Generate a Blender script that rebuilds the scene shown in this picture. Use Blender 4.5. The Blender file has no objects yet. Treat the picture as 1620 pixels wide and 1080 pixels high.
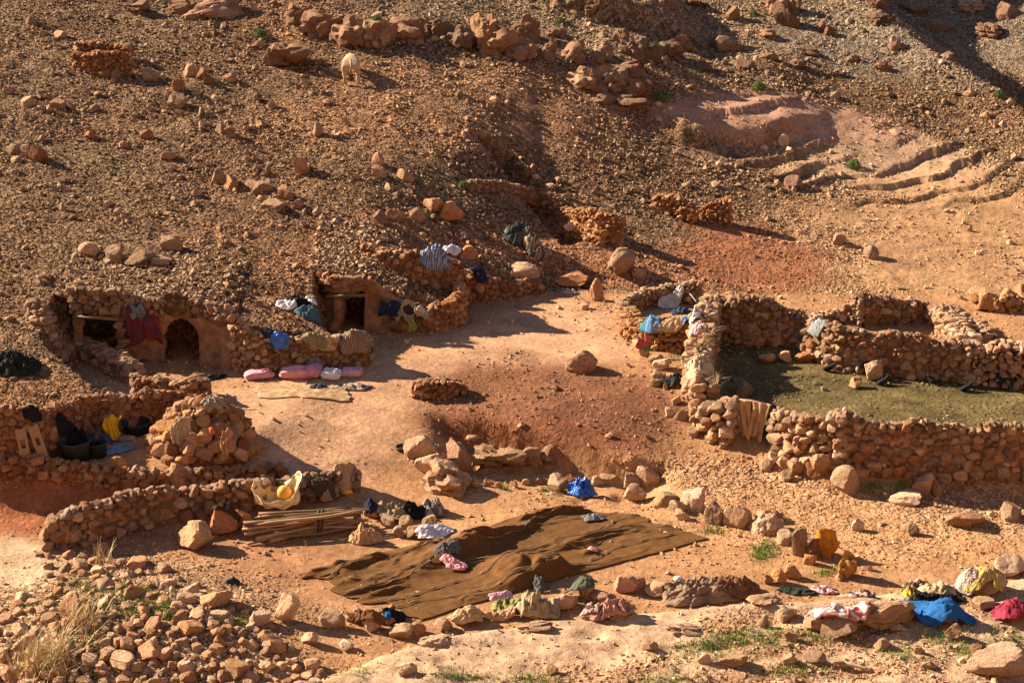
import bpy, bmesh, math, random
import numpy as np
from mathutils import Vector, Matrix, Euler

random.seed(7)
RS = np.random.RandomState(11)
scene = bpy.context.scene
COL = scene.collection

# ------------------------------------------------------------------ camera
FPX, CX, CY = 2600.0, 810.0, 540.0
CAM_Z, PITCH = 16.0, math.radians(20.0)
cam_d = bpy.data.cameras.new('camera')
cam_d.sensor_width = 36.0
cam_d.lens = 36.0 * FPX / 1620.0
cam_d.clip_start, cam_d.clip_end = 0.5, 2000.0
cam = bpy.data.objects.new('camera', cam_d)
COL.objects.link(cam)
cam.location = (0, 0, CAM_Z)
cam.rotation_euler = (math.pi / 2 - PITCH, 0, 0)
scene.camera = cam

# ------------------------------------------------------------------ sky, sun, exposure
SUN_EL, SUN_BACK = math.radians(27.5), math.radians(23.0)
to_sun = Vector((-math.cos(SUN_EL) * math.cos(SUN_BACK), math.cos(SUN_EL) * math.sin(SUN_BACK), math.sin(SUN_EL)))
world = bpy.data.worlds.new('World')
scene.world = world
world.use_nodes = True
wn = world.node_tree.nodes
bg = wn.get('Background') or wn.new('ShaderNodeBackground')
sky = wn.new('ShaderNodeTexSky')
sky.sky_type = 'NISHITA'
sky.sun_disc = False
sky.sun_elevation = SUN_EL
sky.sun_rotation = math.atan2(to_sun.x, to_sun.y)
sky.altitude = 2000
world.node_tree.links.new(sky.outputs[0], bg.inputs[0])
bg.inputs[1].default_value = 0.056
sun_d = bpy.data.lights.new('sun', 'SUN')
sun_d.energy = 5.0
sun_d.angle = math.radians(0.5)
sun_d.color = (1.0, 0.845, 0.64)
sun = bpy.data.objects.new('sun', sun_d)
COL.objects.link(sun)
sun.rotation_euler = to_sun.to_track_quat('Z', 'Y').to_euler()
scene.view_settings.view_transform = 'Standard'
scene.view_settings.look = 'None'
scene.view_settings.gamma = 1.0
scene.view_settings.exposure = 1.8

# ------------------------------------------------------------------ projection helpers
SP, CP = math.sin(PITCH), math.cos(PITCH)
def ray(px, py):
    dx, dy = (px - CX) / FPX, (CY - py) / FPX
    return np.array([dx, CP + dy * SP, -SP + dy * CP])
def F(px, py, z=0.0):
    d = ray(px, py); t = (z - CAM_Z) / d[2]
    return np.array([d[0] * t, d[1] * t, z])
def project(x, y, z):
    dz = z - CAM_Z
    dep = y * CP - dz * SP
    dep = np.maximum(dep, 0.5)
    return CX + FPX * x / dep, CY - FPX * (y * SP + dz * CP) / dep
def depth_at(p):
    return p[1] * CP - (p[2] - CAM_Z) * SP

# ------------------------------------------------------------------ numpy noise
def _h(ix, iy, s):
    n = (ix.astype(np.int64) * 374761393 + iy.astype(np.int64) * 668265263 + s * 974634777) & 0xffffffff
    n = ((n ^ (n >> 13)) * 1274126177) & 0xffffffff
    return ((n ^ (n >> 16)) & 0xffff) / 65535.0
def vnoise(x, y, s=0):
    x = np.asarray(x, float); y = np.asarray(y, float)
    ix, iy = np.floor(x), np.floor(y)
    fx, fy = x - ix, y - iy
    fx = fx * fx * fx * (fx * (fx * 6 - 15) + 10); fy = fy * fy * fy * (fy * (fy * 6 - 15) + 10)
    a, b = _h(ix, iy, s), _h(ix + 1, iy, s)
    c, d = _h(ix, iy + 1, s), _h(ix + 1, iy + 1, s)
    return (a + (b - a) * fx) * (1 - fy) + (c + (d - c) * fx) * fy
def fbm(x, y, o=4, s=0, g=0.5):
    r = 0; a = 1.0; t = 0
    for i in range(o):
        r = r + a * (vnoise(x * 2 ** i + 13.7 * i, y * 2 ** i - 7.1 * i, s + i) - 0.5) * 2
        t += a; a *= g
    return r / t
def ridged(x, y, o=3, s=0):
    r = 0; a = 1.0; t = 0
    for i in range(o):
        r = r + a * (1 - np.abs(vnoise(x * 2 ** i + 3.7 * i, y * 2 ** i + 5.1 * i, s + i) * 2 - 1))
        t += a; a *= 0.5
    return r / t
def _h3(ix, iy, iz, s):
    n = (ix.astype(np.int64) * 374761393 + iy.astype(np.int64) * 668265263 + iz.astype(np.int64) * 2147483647 + s * 974634777) & 0xffffffff
    n = ((n ^ (n >> 13)) * 1274126177) & 0xffffffff
    n = ((n ^ (n >> 15)) * 2246822519) & 0xffffffff
    return ((n ^ (n >> 16)) & 0xffff) / 65535.0
def vnoise3(P, s=0):
    I = np.floor(P); f = P - I; f = f * f * (3 - 2 * f); r = 0
    for dx in (0, 1):
        for dy in (0, 1):
            for dz in (0, 1):
                w = (f[:, 0] if dx else 1 - f[:, 0]) * (f[:, 1] if dy else 1 - f[:, 1]) * (f[:, 2] if dz else 1 - f[:, 2])
                r = r + w * _h3(I[:, 0] + dx, I[:, 1] + dy, I[:, 2] + dz, s)
    return r
def fbm3(P, o=4, s=0):
    r = 0; a = 1.0; t = 0
    for i in range(o):
        r = r + a * (vnoise3(P * 2 ** i + 11.3 * i, s + i) * 2 - 1); t += a; a *= .55
    return r / t
def ridge3(P, o=3, s=0):
    r = 0; a = 1.0; t = 0
    for i in range(o):
        r = r + a * (1 - np.abs(vnoise3(P * 2 ** i + 9.1 * i, s + i) * 2 - 1)); t += a; a *= .5
    return r / t
def sstep(a, b, x):
    t = np.clip((x - a) / (b - a), 0, 1)
    return t * t * (3 - 2 * t)

# ------------------------------------------------------------------ terrain
def poly_sdf(x, y, poly):
    """signed distance, negative inside"""
    x = np.asarray(x, float); y = np.asarray(y, float)
    d2 = np.full(x.shape, 1e9); ins = np.zeros(x.shape, bool)
    n = len(poly)
    for i in range(n):
        ax, ay = poly[i][:2]; bx, by = poly[(i + 1) % n][:2]
        ex, ey = bx - ax, by - ay
        l2 = ex * ex + ey * ey + 1e-12
        t = np.clip(((x - ax) * ex + (y - ay) * ey) / l2, 0, 1)
        d2 = np.minimum(d2, (x - ax - t * ex) ** 2 + (y - ay - t * ey) ** 2)
        c = ((ay > y) != (by > y)) & (x < (bx - ax) * (y - ay) / (by - ay + 1e-12) + ax)
        ins ^= c
    d = np.sqrt(d2)
    return np.where(ins, -d, d)
def line_dist(x, y, pts):
    """signed: + on the far side (larger y), clipped to segment extents as unsigned distance"""
    best = np.full(np.shape(x), 1e9); sg = np.ones(np.shape(x))
    for (ax, ay), (bx, by) in zip(pts[:-1], pts[1:]):
        ex, ey = bx - ax, by - ay
        l2 = ex * ex + ey * ey
        t = np.clip(((x - ax) * ex + (y - ay) * ey) / l2, 0, 1)
        d = np.hypot(x - ax - t * ex, y - ay - t * ey)
        side = np.sign((y - ay) * ex - (x - ax) * ey)
        m = d < best
        best = np.where(m, d, best); sg = np.where(m, side, sg)
    return best * sg

TERR_PX = [(-900, 752), (0, 747), (60, 737), (110, 710), (160, 684), (250, 670), (345, 657), (340, 632, .3), (300, 620, .7), (240, 610, 1.0),
           (195, 590, 1.35), (130, 545, 1.6), (85, 505, 1.9), (80, 492, 2.0), (110, 562), (129, 560), (129, 532), (193, 532), (195, 566), (259, 571), (262, 538), (313, 539), (315, 573), (365, 583), (392, 586), (590, 578), (602, 560, .2), (566, 536, .7), (532, 512, 1.0), (516, 494, 1.25), (517, 522),
           (523, 526), (520, 492), (574, 491), (577, 525), (690, 522), (738, 509), (728, 490), (742, 477), (800, 470), (862, 460),
           (900, 458), (1100, 462), (2500, 462), (2500, 1700), (-900, 1700)]
TERR = [F(*q)[:2] for q in TERR_PX]
PIT = [F(a, b, 1.2)[:2] for a, b in [(752, 306), (800, 308), (868, 332), (900, 340), (925, 362), (895, 368), (850, 345), (790, 322)]]
LEDGE = [tuple(F(a, b, -.35)[:2]) for a, b in [(676, 657), (730, 668), (800, 676), (870, 688), (930, 703), (990, 712), (1062, 714)]]
CLIFF = [tuple(F(a, b, 3.4)[:2]) for a, b in [(430, 62), (470, 70), (560, 78), (640, 80), (720, 86), (800, 98), (880, 108), (960, 112), (1080, 112)]]
CLIFF2 = [tuple(F(a, b, 3.2)[:2]) for a, b in [(930, 168), (1000, 170), (1080, 186), (1180, 182), (1290, 170)]]
CREST = [tuple(F(a, b, -.4)[:2]) for a, b in [(380, 1110), (520, 1062), (620, 1020), (740, 990), (850, 972), (1000, 958), (1120, 946), (1300, 938), (1450, 922), (1640, 898), (1900, 870)]]
stepx = np.array([F(a, b, -.4)[0] for a, b in [(0, 775), (250, 778), (400, 745), (600, 690), (760, 640), (900, 640), (1060, 660), (1150, 690), (1300, 735), (1620, 752)]])
stepy = np.array([F(a, b, -.4)[1] for a, b in [(0, 775), (250, 778), (400, 745), (600, 690), (760, 640), (900, 640), (1060, 660), (1150, 690), (1300, 735), (1620, 752)]])

TOEX = [-60, -14, -9.5, -4.3, -1.2, 0.9, 5, 14, 60]
TOEY = [33, 35, 35.4, 39.5, 43.7, 46.6, 48.0, 49.5, 50]
RIDGE = [tuple(F(a, b, 3.8)[:2]) for a, b in [(1110, -80), (1220, -5), (1350, 52), (1480, 95), (1640, 140), (1800, 185)]]
def height(x, y, detail=True, cut=True):
    x = np.asarray(x, float); y = np.asarray(y, float)
    toe = np.interp(x, TOEX, TOEY)
    s1 = np.interp(x, [-14, -4, 2, 8, 16], [.25, .25, .22, .15, .14])
    t = y - toe
    far = 41.5 + .22 * np.clip(x, -30, 30)
    t = y - (toe + (far - toe) * sstep(5, 17, t))
    t = np.logaddexp(0, t * 2.5) / 2.5
    hill = s1 * t + np.maximum(t - 12, 0) * np.interp(x, [-14, 0, 8, 16], [-.03, .0, .05, .06])
    # broad undulation of the slope
    hill = hill + sstep(1, 8, t) * (0.20 * fbm(x * .16, y * .16, 3, 5) + .10 * fbm(x * .55, y * .4, 3, 9))
    # far mountain above the frame, its flank shades the upper slope on the side away from the sun
    hill = hill + 15 * sstep(76, 100, y - 0.10 * x) * (0.75 + .25 * fbm(x * .03, y * .03, 3, 41)) + sstep(98, 260, y) * 70
    # the slope breaks into a shaded gully beyond the stony ridge
    rd = line_dist(x, y, RIDGE) + .8 * fbm(x * .3, y * .3, 3, 43)
    rm = sstep(3, 9, x)
    hill = hill - rm * (np.clip(rd, 0, 4) * .60 - np.clip(rd - 6.5, 0, 30) * .35) + rm * .5 * np.exp(-(rd / 1.2) ** 2)
    if not cut: return hill
    sd = poly_sdf(x, y, TERR)
    edge = sd + .06 * fbm(x * 1.6, y * 1.6, 2, 15)
    z = hill * sstep(0.0, np.interp(x, [0, 2], [.30, 1.5]), edge)
    # front yard lies lower than the path
    sy = np.interp(x, stepx, stepy)
    wd = np.interp(x, [-14, -8, -6.5, -4.5, -1, 4, 6, 10], [.7, .7, 1.6, 4.4, 3.8, 3.0, 1.0, .8])
    low = sstep(wd, -wd, y - sy)
    z = z - .8 * low
    # cut bank in the middle
    ld = line_dist(x, y, LEDGE)
    endm = sstep(LEDGE[0][0] - .1, LEDGE[0][0] + 1.2, x) * sstep(LEDGE[-1][0] + .3, LEDGE[-1][0] - .8, x)
    ldn = ld + .09 * fbm(x * .9, y * .9, 3, 27) + .03 * fbm(x * 4, y * 4, 2, 28)
    mg = F(880, 650, -.2); z = z + .38 * np.exp(-((x - mg[0]) / 2.9) ** 2 - ((y - mg[1]) / 1.9) ** 2)
    z = z - endm * .58 * sstep(.11, -.13, ldn) * (1 + .2 * fbm(x * 3, y * 3, 2, 29)) * sstep(-3.2, -.4, ldn)
    z = z + endm * .10 * sstep(0, .2, ldn) * sstep(2.4, .3, ldn)
    # corral floor
    # rock steps of the upper slope
    for L, hgt, wf in ((CLIFF, 1.15, .25), (CLIFF2, .45, .3)):
        d = line_dist(x, y, L) + .35 * fbm(x * .9, y * .9, 3, 33)
        em = sstep(L[0][0] - .6, L[0][0] + 1.2, x) * sstep(L[-1][0] + 1.5, L[-1][0] - 1.5, x)
        z = z + hgt * em * sstep(-wf, wf, d) * sstep(9, 2.5, d)
    p1, p2 = F(1175, 222, 2.6), F(1280, 197, 2.75)
    dv = (p2 - p1)[:2] / np.hypot(*(p2 - p1)[:2]); nv = np.array([dv[1], -dv[0]])
    pc = F(1350, 240, 2.5) + np.array([0, 2.2, 0]); ux, uy = (x - pc[0]), (y - pc[1])
    al, ac = ux * dv[0] + uy * dv[1], ux * nv[0] + uy * nv[1]
    sm = sstep(1.15, .75, np.hypot((ux * .95 - uy * .25) / 7.5, (ux * .25 + uy * .95) / 3.0) + .25 * fbm(x * .4, y * .4, 3, 37))
    qq = ac / 1.2 + 1.1 * fbm(x * .22, y * .22, 3, 38) + .12 * fbm(x * 1.6, y * 1.6, 3, 39)
    fr = qq - np.floor(qq)
    amp = .03 + .62 * np.clip(vnoise(np.floor(qq) * 3.1, al * .45, 36) - .38, 0, 1)
    z = z + sm * amp * (fr * sstep(1.0, .93, fr) - .5)
    # pit of the far ruin
    z = z - .75 * sstep(.15, -.2, poly_sdf(x, y, PIT))
    # near rock lip
    cd = -line_dist(x, y, CREST)
    z = z + .42 * sstep(-.35, .55, cd) + .20 * sstep(-.2, .6, cd) * (ridged(x * .7 + y * .5, y * 1.4 - x * .25, 4, 51) - .4) + .05 * sstep(-.2, .4, cd) * fbm(x * 2.5, y * 3, 3, 57) - .05 * np.clip(cd - 1.5, 0, 4)
    # rubble heap at the near corner
    hx, hy = F(190, 1000, -.4)[:2]
    z = z + .75 * np.exp(-(((x - hx) / 3.4) ** 2 + ((y - hy) / 2.2) ** 2))
    # slope the camera stands on
    z = z + 14.2 * np.clip((23.5 - y) / 23.5, 0, 2.2) ** 1.6
    if detail:
        rough = sstep(.2, 1.5, sd) * .75 + .25
        z = z + rough * (.030 * fbm(x * 1.3, y * 1.3, 3, 61) + .022 * fbm(x * 5, y * 5, 2, 63))
    return z

# fast lookup grid of the ground
GX0, GY0, GS = -32.0, 18.0, 0.1
GNX, GNY = 640, 900
gx = GX0 + np.arange(GNX) * GS; gy = GY0 + np.arange(GNY) * GS
GXX, GYY = np.meshgrid(gx, gy)
GH = height(GXX, GYY)
def bil(A, x0, y0, s, x, y):
    u = np.clip((np.asarray(x, float) - x0) / s, 0, A.shape[1] - 1.001); v = np.clip((np.asarray(y, float) - y0) / s, 0, A.shape[0] - 1.001)
    i = u.astype(int); j = v.astype(int); fu = u - i; fv = v - j
    return (A[j, i] * (1 - fu) + A[j, i + 1] * fu) * (1 - fv) + (A[j + 1, i] * (1 - fu) + A[j + 1, i + 1] * fu) * fv
def gz(x, y): return bil(GH, GX0, GY0, GS, x, y)
_ts = np.arange(24, 120, .06)
def G(px, py):
    d = ray(px, py)
    X, Y, Z = d[0] * _ts, d[1] * _ts, CAM_Z + d[2] * _ts
    below = Z < gz(X, Y)
    k = int(np.argmax(below)) if below.any() else len(_ts) - 1
    t0, t1 = _ts[max(k - 1, 0)], _ts[k]
    for _ in range(12):
        tm = (t0 + t1) / 2
        if CAM_Z + d[2] * tm < gz(d[0] * tm, d[1] * tm): t1 = tm
        else: t0 = tm
    t = t1
    x, y = d[0] * t, d[1] * t
    return np.array([x, y, float(gz(x, y))])

# surface map used for draping cloth and seating stones on stones
HX0, HY0, HS = -17.0, 24.0, 0.05
HNX, HNY = 680, 900
_hx, _hy = np.meshgrid(HX0 + np.arange(HNX) * HS, HY0 + np.arange(HNY) * HS)
HM = gz(_hx, _hy)
def hm(x, y): return bil(HM, HX0, HY0, HS, x, y)
def splat(c, a, b, h, ang=0.0):
    """raise the surface map with an ellipsoid top at c, half axes a,b (rotated ang) and h"""
    R = max(a, b)
    i0 = int((c[0] - R - HX0) / HS); i1 = int((c[0] + R - HX0) / HS) + 2
    j0 = int((c[1] - R - HY0) / HS); j1 = int((c[1] + R - HY0) / HS) + 2
    i0, j0, i1, j1 = max(i0, 0), max(j0, 0), min(i1, HNX), min(j1, HNY)
    if i0 >= i1 or j0 >= j1: return
    X, Y = _hx[j0:j1, i0:i1] - c[0], _hy[j0:j1, i0:i1] - c[1]
    ca, sa = math.cos(ang), math.sin(ang)
    u, v = (X * ca + Y * sa) / a, (-X * sa + Y * ca) / b
    q = np.clip(1 - u * u - v * v, 0, None)
    top = np.where(q > 0, c[2] + h * np.sqrt(q), -99)
    HM[j0:j1, i0:i1] = np.maximum(HM[j0:j1, i0:i1], top)

# ------------------------------------------------------------------ materials
def new_mat(name):
    m = bpy.data.materials.new(name); m.use_nodes = True
    nt = m.node_tree; b = nt.nodes['Principled BSDF']
    b.inputs['Specular IOR Level'].default_value = 0.2
    return m, nt, b
def node(nt, t, **kw):
    n = nt.nodes.new(t)
    for k, v in kw.items(): setattr(n, k, v)
    return n
def lk(nt, a, b): nt.links.new(a, b)
def noise_node(nt, vec, scale, detail=4, rough=.55):
    n = node(nt, 'ShaderNodeTexNoise'); n.inputs['Scale'].default_value = scale
    n.inputs['Detail'].default_value = detail; n.inputs['Roughness'].default_value = rough
    if vec is not None: lk(nt, vec, n.inputs['Vector'])
    return n
def ramp(nt, fac, stops):
    r = node(nt, 'ShaderNodeValToRGB'); e = r.color_ramp.elements
    while len(e) < len(stops): e.new(.5)
    for k, (p, c) in enumerate(stops):
        e[k].position = p; e[k].color = (*c, 1) if len(c) == 3 else c
    lk(nt, fac, r.inputs[0]); return r
def mul(nt, a, b, fac=1.0, mode='MULTIPLY'):
    m = node(nt, 'ShaderNodeMix', data_type='RGBA', blend_type=mode)
    m.inputs[0].default_value = fac
    lk(nt, a, m.inputs[6]); lk(nt, b, m.inputs[7]); return m.outputs[2]
def bump(nt, b, hgt, strength, dist, prev=None):
    n = node(nt, 'ShaderNodeBump'); n.inputs['Strength'].default_value = strength; n.inputs['Distance'].default_value = dist
    lk(nt, hgt, n.inputs['Height'])
    if prev is not None: lk(nt, prev, n.inputs['Normal'])
    if b is not None: lk(nt, n.outputs[0], b.inputs['Normal'])
    return n.outputs[0]

def mat_ground():
    m, nt, b = new_mat('soil')
    g = node(nt, 'ShaderNodeNewGeometry').outputs['Position']
    a = node(nt, 'ShaderNodeVertexColor', layer_name='soil').outputs['Color']
    n1 = noise_node(nt, g, 1.1, 4, .6); n2 = noise_node(nt, g, 7, 4, .65); n3 = noise_node(nt, g, 34, 2, .6)
    c = mul(nt, a, ramp(nt, n1.outputs[0], [(.25, (.72, .70, .68)), (.75, (1.25, 1.24, 1.22))]).outputs[0])
    c = mul(nt, c, ramp(nt, n2.outputs[0], [(.25, (.66, .64, .62)), (.55, (1, 1, 1)), (.8, (1.3, 1.32, 1.34))]).outputs[0])
    c = mul(nt, c, ramp(nt, n3.outputs[0], [(.3, (.72, .72, .72)), (.7, (1.22, 1.22, 1.22))]).outputs[0])
    den = node(nt, 'ShaderNodeAttribute', attribute_name='soil').outputs['Alpha']
    dm = node(nt, 'ShaderNodeMapRange'); dm.inputs[1].default_value = .12; dm.inputs[2].default_value = .95; lk(nt, den, dm.inputs[0]); den = dm.outputs[0]
    warp = node(nt, 'ShaderNodeVectorMath', operation='MULTIPLY_ADD'); warp.inputs[1].default_value = (.12, .12, .12)
    nw = noise_node(nt, g, 6, 1, .6); lk(nt, nw.outputs['Color'], warp.inputs[0]); lk(nt, g, warp.inputs[2])
    hs = []
    for sc_, lo, hi in ((7.5, .62, 1.5), (15, .7, 1.4)):
        vv = node(nt, 'ShaderNodeTexVoronoi'); vv.inputs['Scale'].default_value = sc_; lk(nt, warp.outputs[0], vv.inputs['Vector'])
        sp = node(nt, 'ShaderNodeSeparateColor'); lk(nt, vv.outputs['Color'], sp.inputs[0])
        rc = ramp(nt, sp.outputs[0], [(.1, (lo, lo * .97, lo * .93)), (.9, (hi, hi, hi * 1.03))])
        mm = node(nt, 'ShaderNodeMix', data_type='RGBA', blend_type='MULTIPLY'); lk(nt, den, mm.inputs[0]); lk(nt, c, mm.inputs[6]); lk(nt, rc.outputs[0], mm.inputs[7]); c = mm.outputs[2]
        hh = ramp(nt, vv.outputs['Distance'], [(0, (1, 1, 1)), (.38, (.75, .75, .75)), (.62, (0, 0, 0))])
        m1 = node(nt, 'ShaderNodeMath', operation='MULTIPLY'); lk(nt, hh.outputs[0], m1.inputs[0]); lk(nt, den, m1.inputs[1])
        m2 = node(nt, 'ShaderNodeMath', operation='MULTIPLY'); lk(nt, m1.outputs[0], m2.inputs[0]); lk(nt, sp.outputs[1], m2.inputs[1]); hs.append(m2.outputs[0])
    lk(nt, c, b.inputs['Base Color']); b.inputs['Roughness'].default_value = 1.0
    b.inputs['Specular IOR Level'].default_value = .05
    p = bump(nt, None, n2.outputs[0], .40, .08)
    p = bump(nt, None, hs[0], 1.0, .16, p)
    p = bump(nt, None, hs[1], 1.0, .07, p)
    bump(nt, b, n3.outputs[0], .35, .02, p)
    return m
def mat_rock():
    m, nt, b = new_mat('rock')
    oi = node(nt, 'ShaderNodeObjectInfo')
    tc = node(nt, 'ShaderNodeTexCoord').outputs['Object']
    add = node(nt, 'ShaderNodeVectorMath', operation='ADD'); sc = node(nt, 'ShaderNodeVectorMath', operation='SCALE')
    sc.inputs[0].default_value = (37, 51, 23); lk(nt, oi.outputs['Random'], sc.inputs['Scale'])
    lk(nt, tc, add.inputs[0]); lk(nt, sc.outputs[0], add.inputs[1]); v = add.outputs[0]
    n1 = noise_node(nt, v, 1.3, 5, .6); n2 = noise_node(nt, v, 4.5, 6, .7); n3 = noise_node(nt, v, 14, 4, .6)
    c = mul(nt, oi.outputs['Color'], ramp(nt, n1.outputs[0], [(.3, (.85, .79, .73)), (.5, (1.08, 1.08, 1.08)), (.72, (1.28, 1.33, 1.38))]).outputs[0])
    c = mul(nt, c, ramp(nt, n2.outputs[0], [(.25, (.5, .48, .46)), (.42, (1.08, 1.08, 1.08)), (.6, (1.22, 1.22, 1.22)), (.78, (1.5, 1.5, 1.5))]).outputs[0])
    lk(nt, c, b.inputs['Base Color']); b.inputs['Roughness'].default_value = .95
    b.inputs['Specular IOR Level'].default_value = .1
    p = bump(nt, None, n2.outputs[0], .8, .16); bump(nt, b, n3.outputs[0], .7, .06, p)
    return m
def mat_stuff():
    m, nt, b = new_mat('scree_stone')
    g = node(nt, 'ShaderNodeNewGeometry'); a = node(nt, 'ShaderNodeVertexColor', layer_name='soil').outputs['Color']
    n2 = noise_node(nt, g.outputs['Position'], 18, 4, .6)
    c = mul(nt, a, ramp(nt, n2.outputs[0], [(.3, (.65, .63, .6)), (.6, (1.15, 1.15, 1.15))]).outputs[0])
    lk(nt, c, b.inputs['Base Color']); b.inputs['Roughness'].default_value = 1; b.inputs['Specular IOR Level'].default_value = .05
    return m
_cm = {}
def mat_cloth(c1, c2=None, kind='plain', scale=6, rough=.9, sheen=.15, gloss=False, trans=0):
    key = (c1, c2, kind, scale, gloss, trans)
    if key in _cm: return _cm[key]
    m, nt, b = new_mat('cloth_' + kind)
    tc = node(nt, 'ShaderNodeUVMap', uv_map='uv').outputs[0]
    g = node(nt, 'ShaderNodeNewGeometry').outputs['Position']
    n1 = noise_node(nt, g, 5, 4, .6); n2 = noise_node(nt, g, 60, 3, .6)
    rgb = node(nt, 'ShaderNodeRGB'); rgb.outputs[0].default_value = (*c1, 1); base = rgb.outputs[0]
    if c2 is not None:
        r2 = node(nt, 'ShaderNodeRGB'); r2.outputs[0].default_value = (*c2, 1)
        if kind == 'stripe':
            w = node(nt, 'ShaderNodeTexWave', wave_type='BANDS', bands_direction='X'); w.inputs['Scale'].default_value = scale
            w.inputs['Distortion'].default_value = .6; w.inputs['Detail'].default_value = 1
            lk(nt, tc, w.inputs['Vector']); f = ramp(nt, w.outputs['Fac'], [(.45, (0, 0, 0)), (.55, (1, 1, 1))])
        else:
            w = node(nt, 'ShaderNodeTexVoronoi'); w.inputs['Scale'].default_value = scale
            lk(nt, tc, w.inputs['Vector']); sp = node(nt, 'ShaderNodeSeparateColor'); lk(nt, w.outputs['Color'], sp.inputs[0])
            f = ramp(nt, sp.outputs[0], [(.5, (0, 0, 0)), (.56, (1, 1, 1))])
        mx = node(nt, 'ShaderNodeMix', data_type='RGBA'); lk(nt, f.outputs[0], mx.inputs[0]); lk(nt, base, mx.inputs[6]); lk(nt, r2.outputs[0], mx.inputs[7])
        base = mx.outputs[2]
    c = mul(nt, base, ramp(nt, n1.outputs[0], [(.3, (.72, .7, .68)), (.7, (1.15, 1.15, 1.15))]).outputs[0])
    lk(nt, c, b.inputs['Base Color']); b.inputs['Roughness'].default_value = .35 if gloss else rough
    b.inputs['Specular IOR Level'].default_value = .4 if gloss else .1
    if trans: b.inputs['Transmission Weight'].default_value = 0; b.inputs['Subsurface Weight'].default_value = 0
    bump(nt, b, n2.outputs[0], .35, .02)
    _cm[key] = m
    return m
def mat_plain(name, c, rough=.8, var=.3, scale=8, bumpd=.02, metal=0):
    m, nt, b = new_mat(name)
    tc = node(nt, 'ShaderNodeTexCoord').outputs['Object']
    n1 = noise_node(nt, tc, scale, 5, .6)
    rgb = node(nt, 'ShaderNodeRGB'); rgb.outputs[0].default_value = (*c, 1)
    cc = mul(nt, rgb.outputs[0], ramp(nt, n1.outputs[0], [(.3, (1 - var,) * 3), (.7, (1 + var,) * 3)]).outputs[0])
    lk(nt, cc, b.inputs['Base Color']); b.inputs['Roughness'].default_value = rough; b.inputs['Metallic'].default_value = metal
    bump(nt, b, n1.outputs[0], .5, bumpd)
    return m
def mat_wood():
    m, nt, b = new_mat('weathered_wood')
    tc = node(nt, 'ShaderNodeTexCoord').outputs['Object']
    mp = node(nt, 'ShaderNodeMapping'); mp.inputs['Scale'].default_value = (3, 40, 40); lk(nt, tc, mp.inputs[0])
    n1 = noise_node(nt, mp.outputs[0], 1, 5, .6)
    oi = node(nt, 'ShaderNodeObjectInfo')
    c = mul(nt, oi.outputs['Color'], ramp(nt, n1.outputs[0], [(.3, (.6, .58, .55)), (.7, (1.2, 1.2, 1.2))]).outputs[0])
    lk(nt, c, b.inputs['Base Color']); b.inputs['Roughness'].default_value = .9
    bump(nt, b, n1.outputs[0], .5, .01)
    return m
M_GROUND, M_ROCK, M_SCREE = mat_ground(), mat_rock(), mat_stuff()
M_WOOD = mat_wood()
M_MUD = mat_plain('mud_plaster', (.24, .125, .07), 1, .45, 4, .12)
M_RUBBER = mat_plain('black_rubber', (.02, .021, .022), .6, .3, 10, .005)
M_ROPE = mat_plain('dark_rope', (.06, .04, .028), .95, .4, 30, .01)
M_LEAF = mat_plain('bush_leaf', (.085, .13, .022), .7, .5, 6, .0)
M_GRASS = mat_plain('green_grass', (.13, .20, .03), .7, .4, 4, .0)
M_STRAW = mat_plain('dry_grass', (.50, .37, .19), .9, .35, 6, .0)
M_PLASTIC = mat_cloth((.72, .55, .27), None, 'bag', gloss=True)

# ------------------------------------------------------------------ object helpers
def link(o): COL.objects.link(o); return o
def tag(o, label=None, cat=None, group=None, kind=None):
    if label: o['label'] = label
    if cat: o['category'] = cat
    if group: o['group'] = group
    if kind: o['kind'] = kind
    return o
def empty(name, loc):
    o = bpy.data.objects.new(name, None); o.location = loc; o.empty_display_size = .2
    return link(o)
def mesh_obj(name, V, Fc, mat, parent=None, smooth=True, loc=(0, 0, 0), uv=None):
    me = bpy.data.meshes.new(name)
    me.from_pydata([tuple(v) for v in V], [], Fc); me.update()
    if smooth: me.polygons.foreach_set('use_smooth', [True] * len(me.polygons))
    if mat: me.materials.append(mat)
    if uv is not None:
        l = me.uv_layers.new(name='uv')
        vi = np.empty(len(me.loops), int); me.loops.foreach_get('vertex_index', vi)
        l.data.foreach_set('uv', np.asarray(uv, float)[vi].ravel())
    o = bpy.data.objects.new(name, me); o.location = loc
    if parent: o.parent = parent
    return link(o)
def tube(path, radii, seg=8, cap=True, wob=0):
    P = [Vector(p) for p in path]; V = []; Fc = []
    n = len(P)
    if not hasattr(radii, '__len__'): radii = [radii] * n
    up0 = Vector((0, 0, 1))
    for i in range(n):
        t = (P[min(i + 1, n - 1)] - P[max(i - 1, 0)]).normalized()
        u = t.cross(up0)
        if u.length < .05: u = t.cross(Vector((1, 0, 0)))
        u.normalize(); w = t.cross(u)
        for k in range(seg):
            a = 2 * math.pi * k / seg
            V.append(P[i] + (u * math.cos(a) + w * math.sin(a)) * radii[i] * (1 + wob * random.uniform(-1, 1)))
    for i in range(n - 1):
        for k in range(seg):
            a, b = i * seg + k, i * seg + (k + 1) % seg
            Fc.append((a, b, b + seg, a + seg))
    if cap:
        Fc.append(tuple(range(seg))[::-1]); Fc.append(tuple(range((n - 1) * seg, n * seg)))
    return V, Fc

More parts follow.
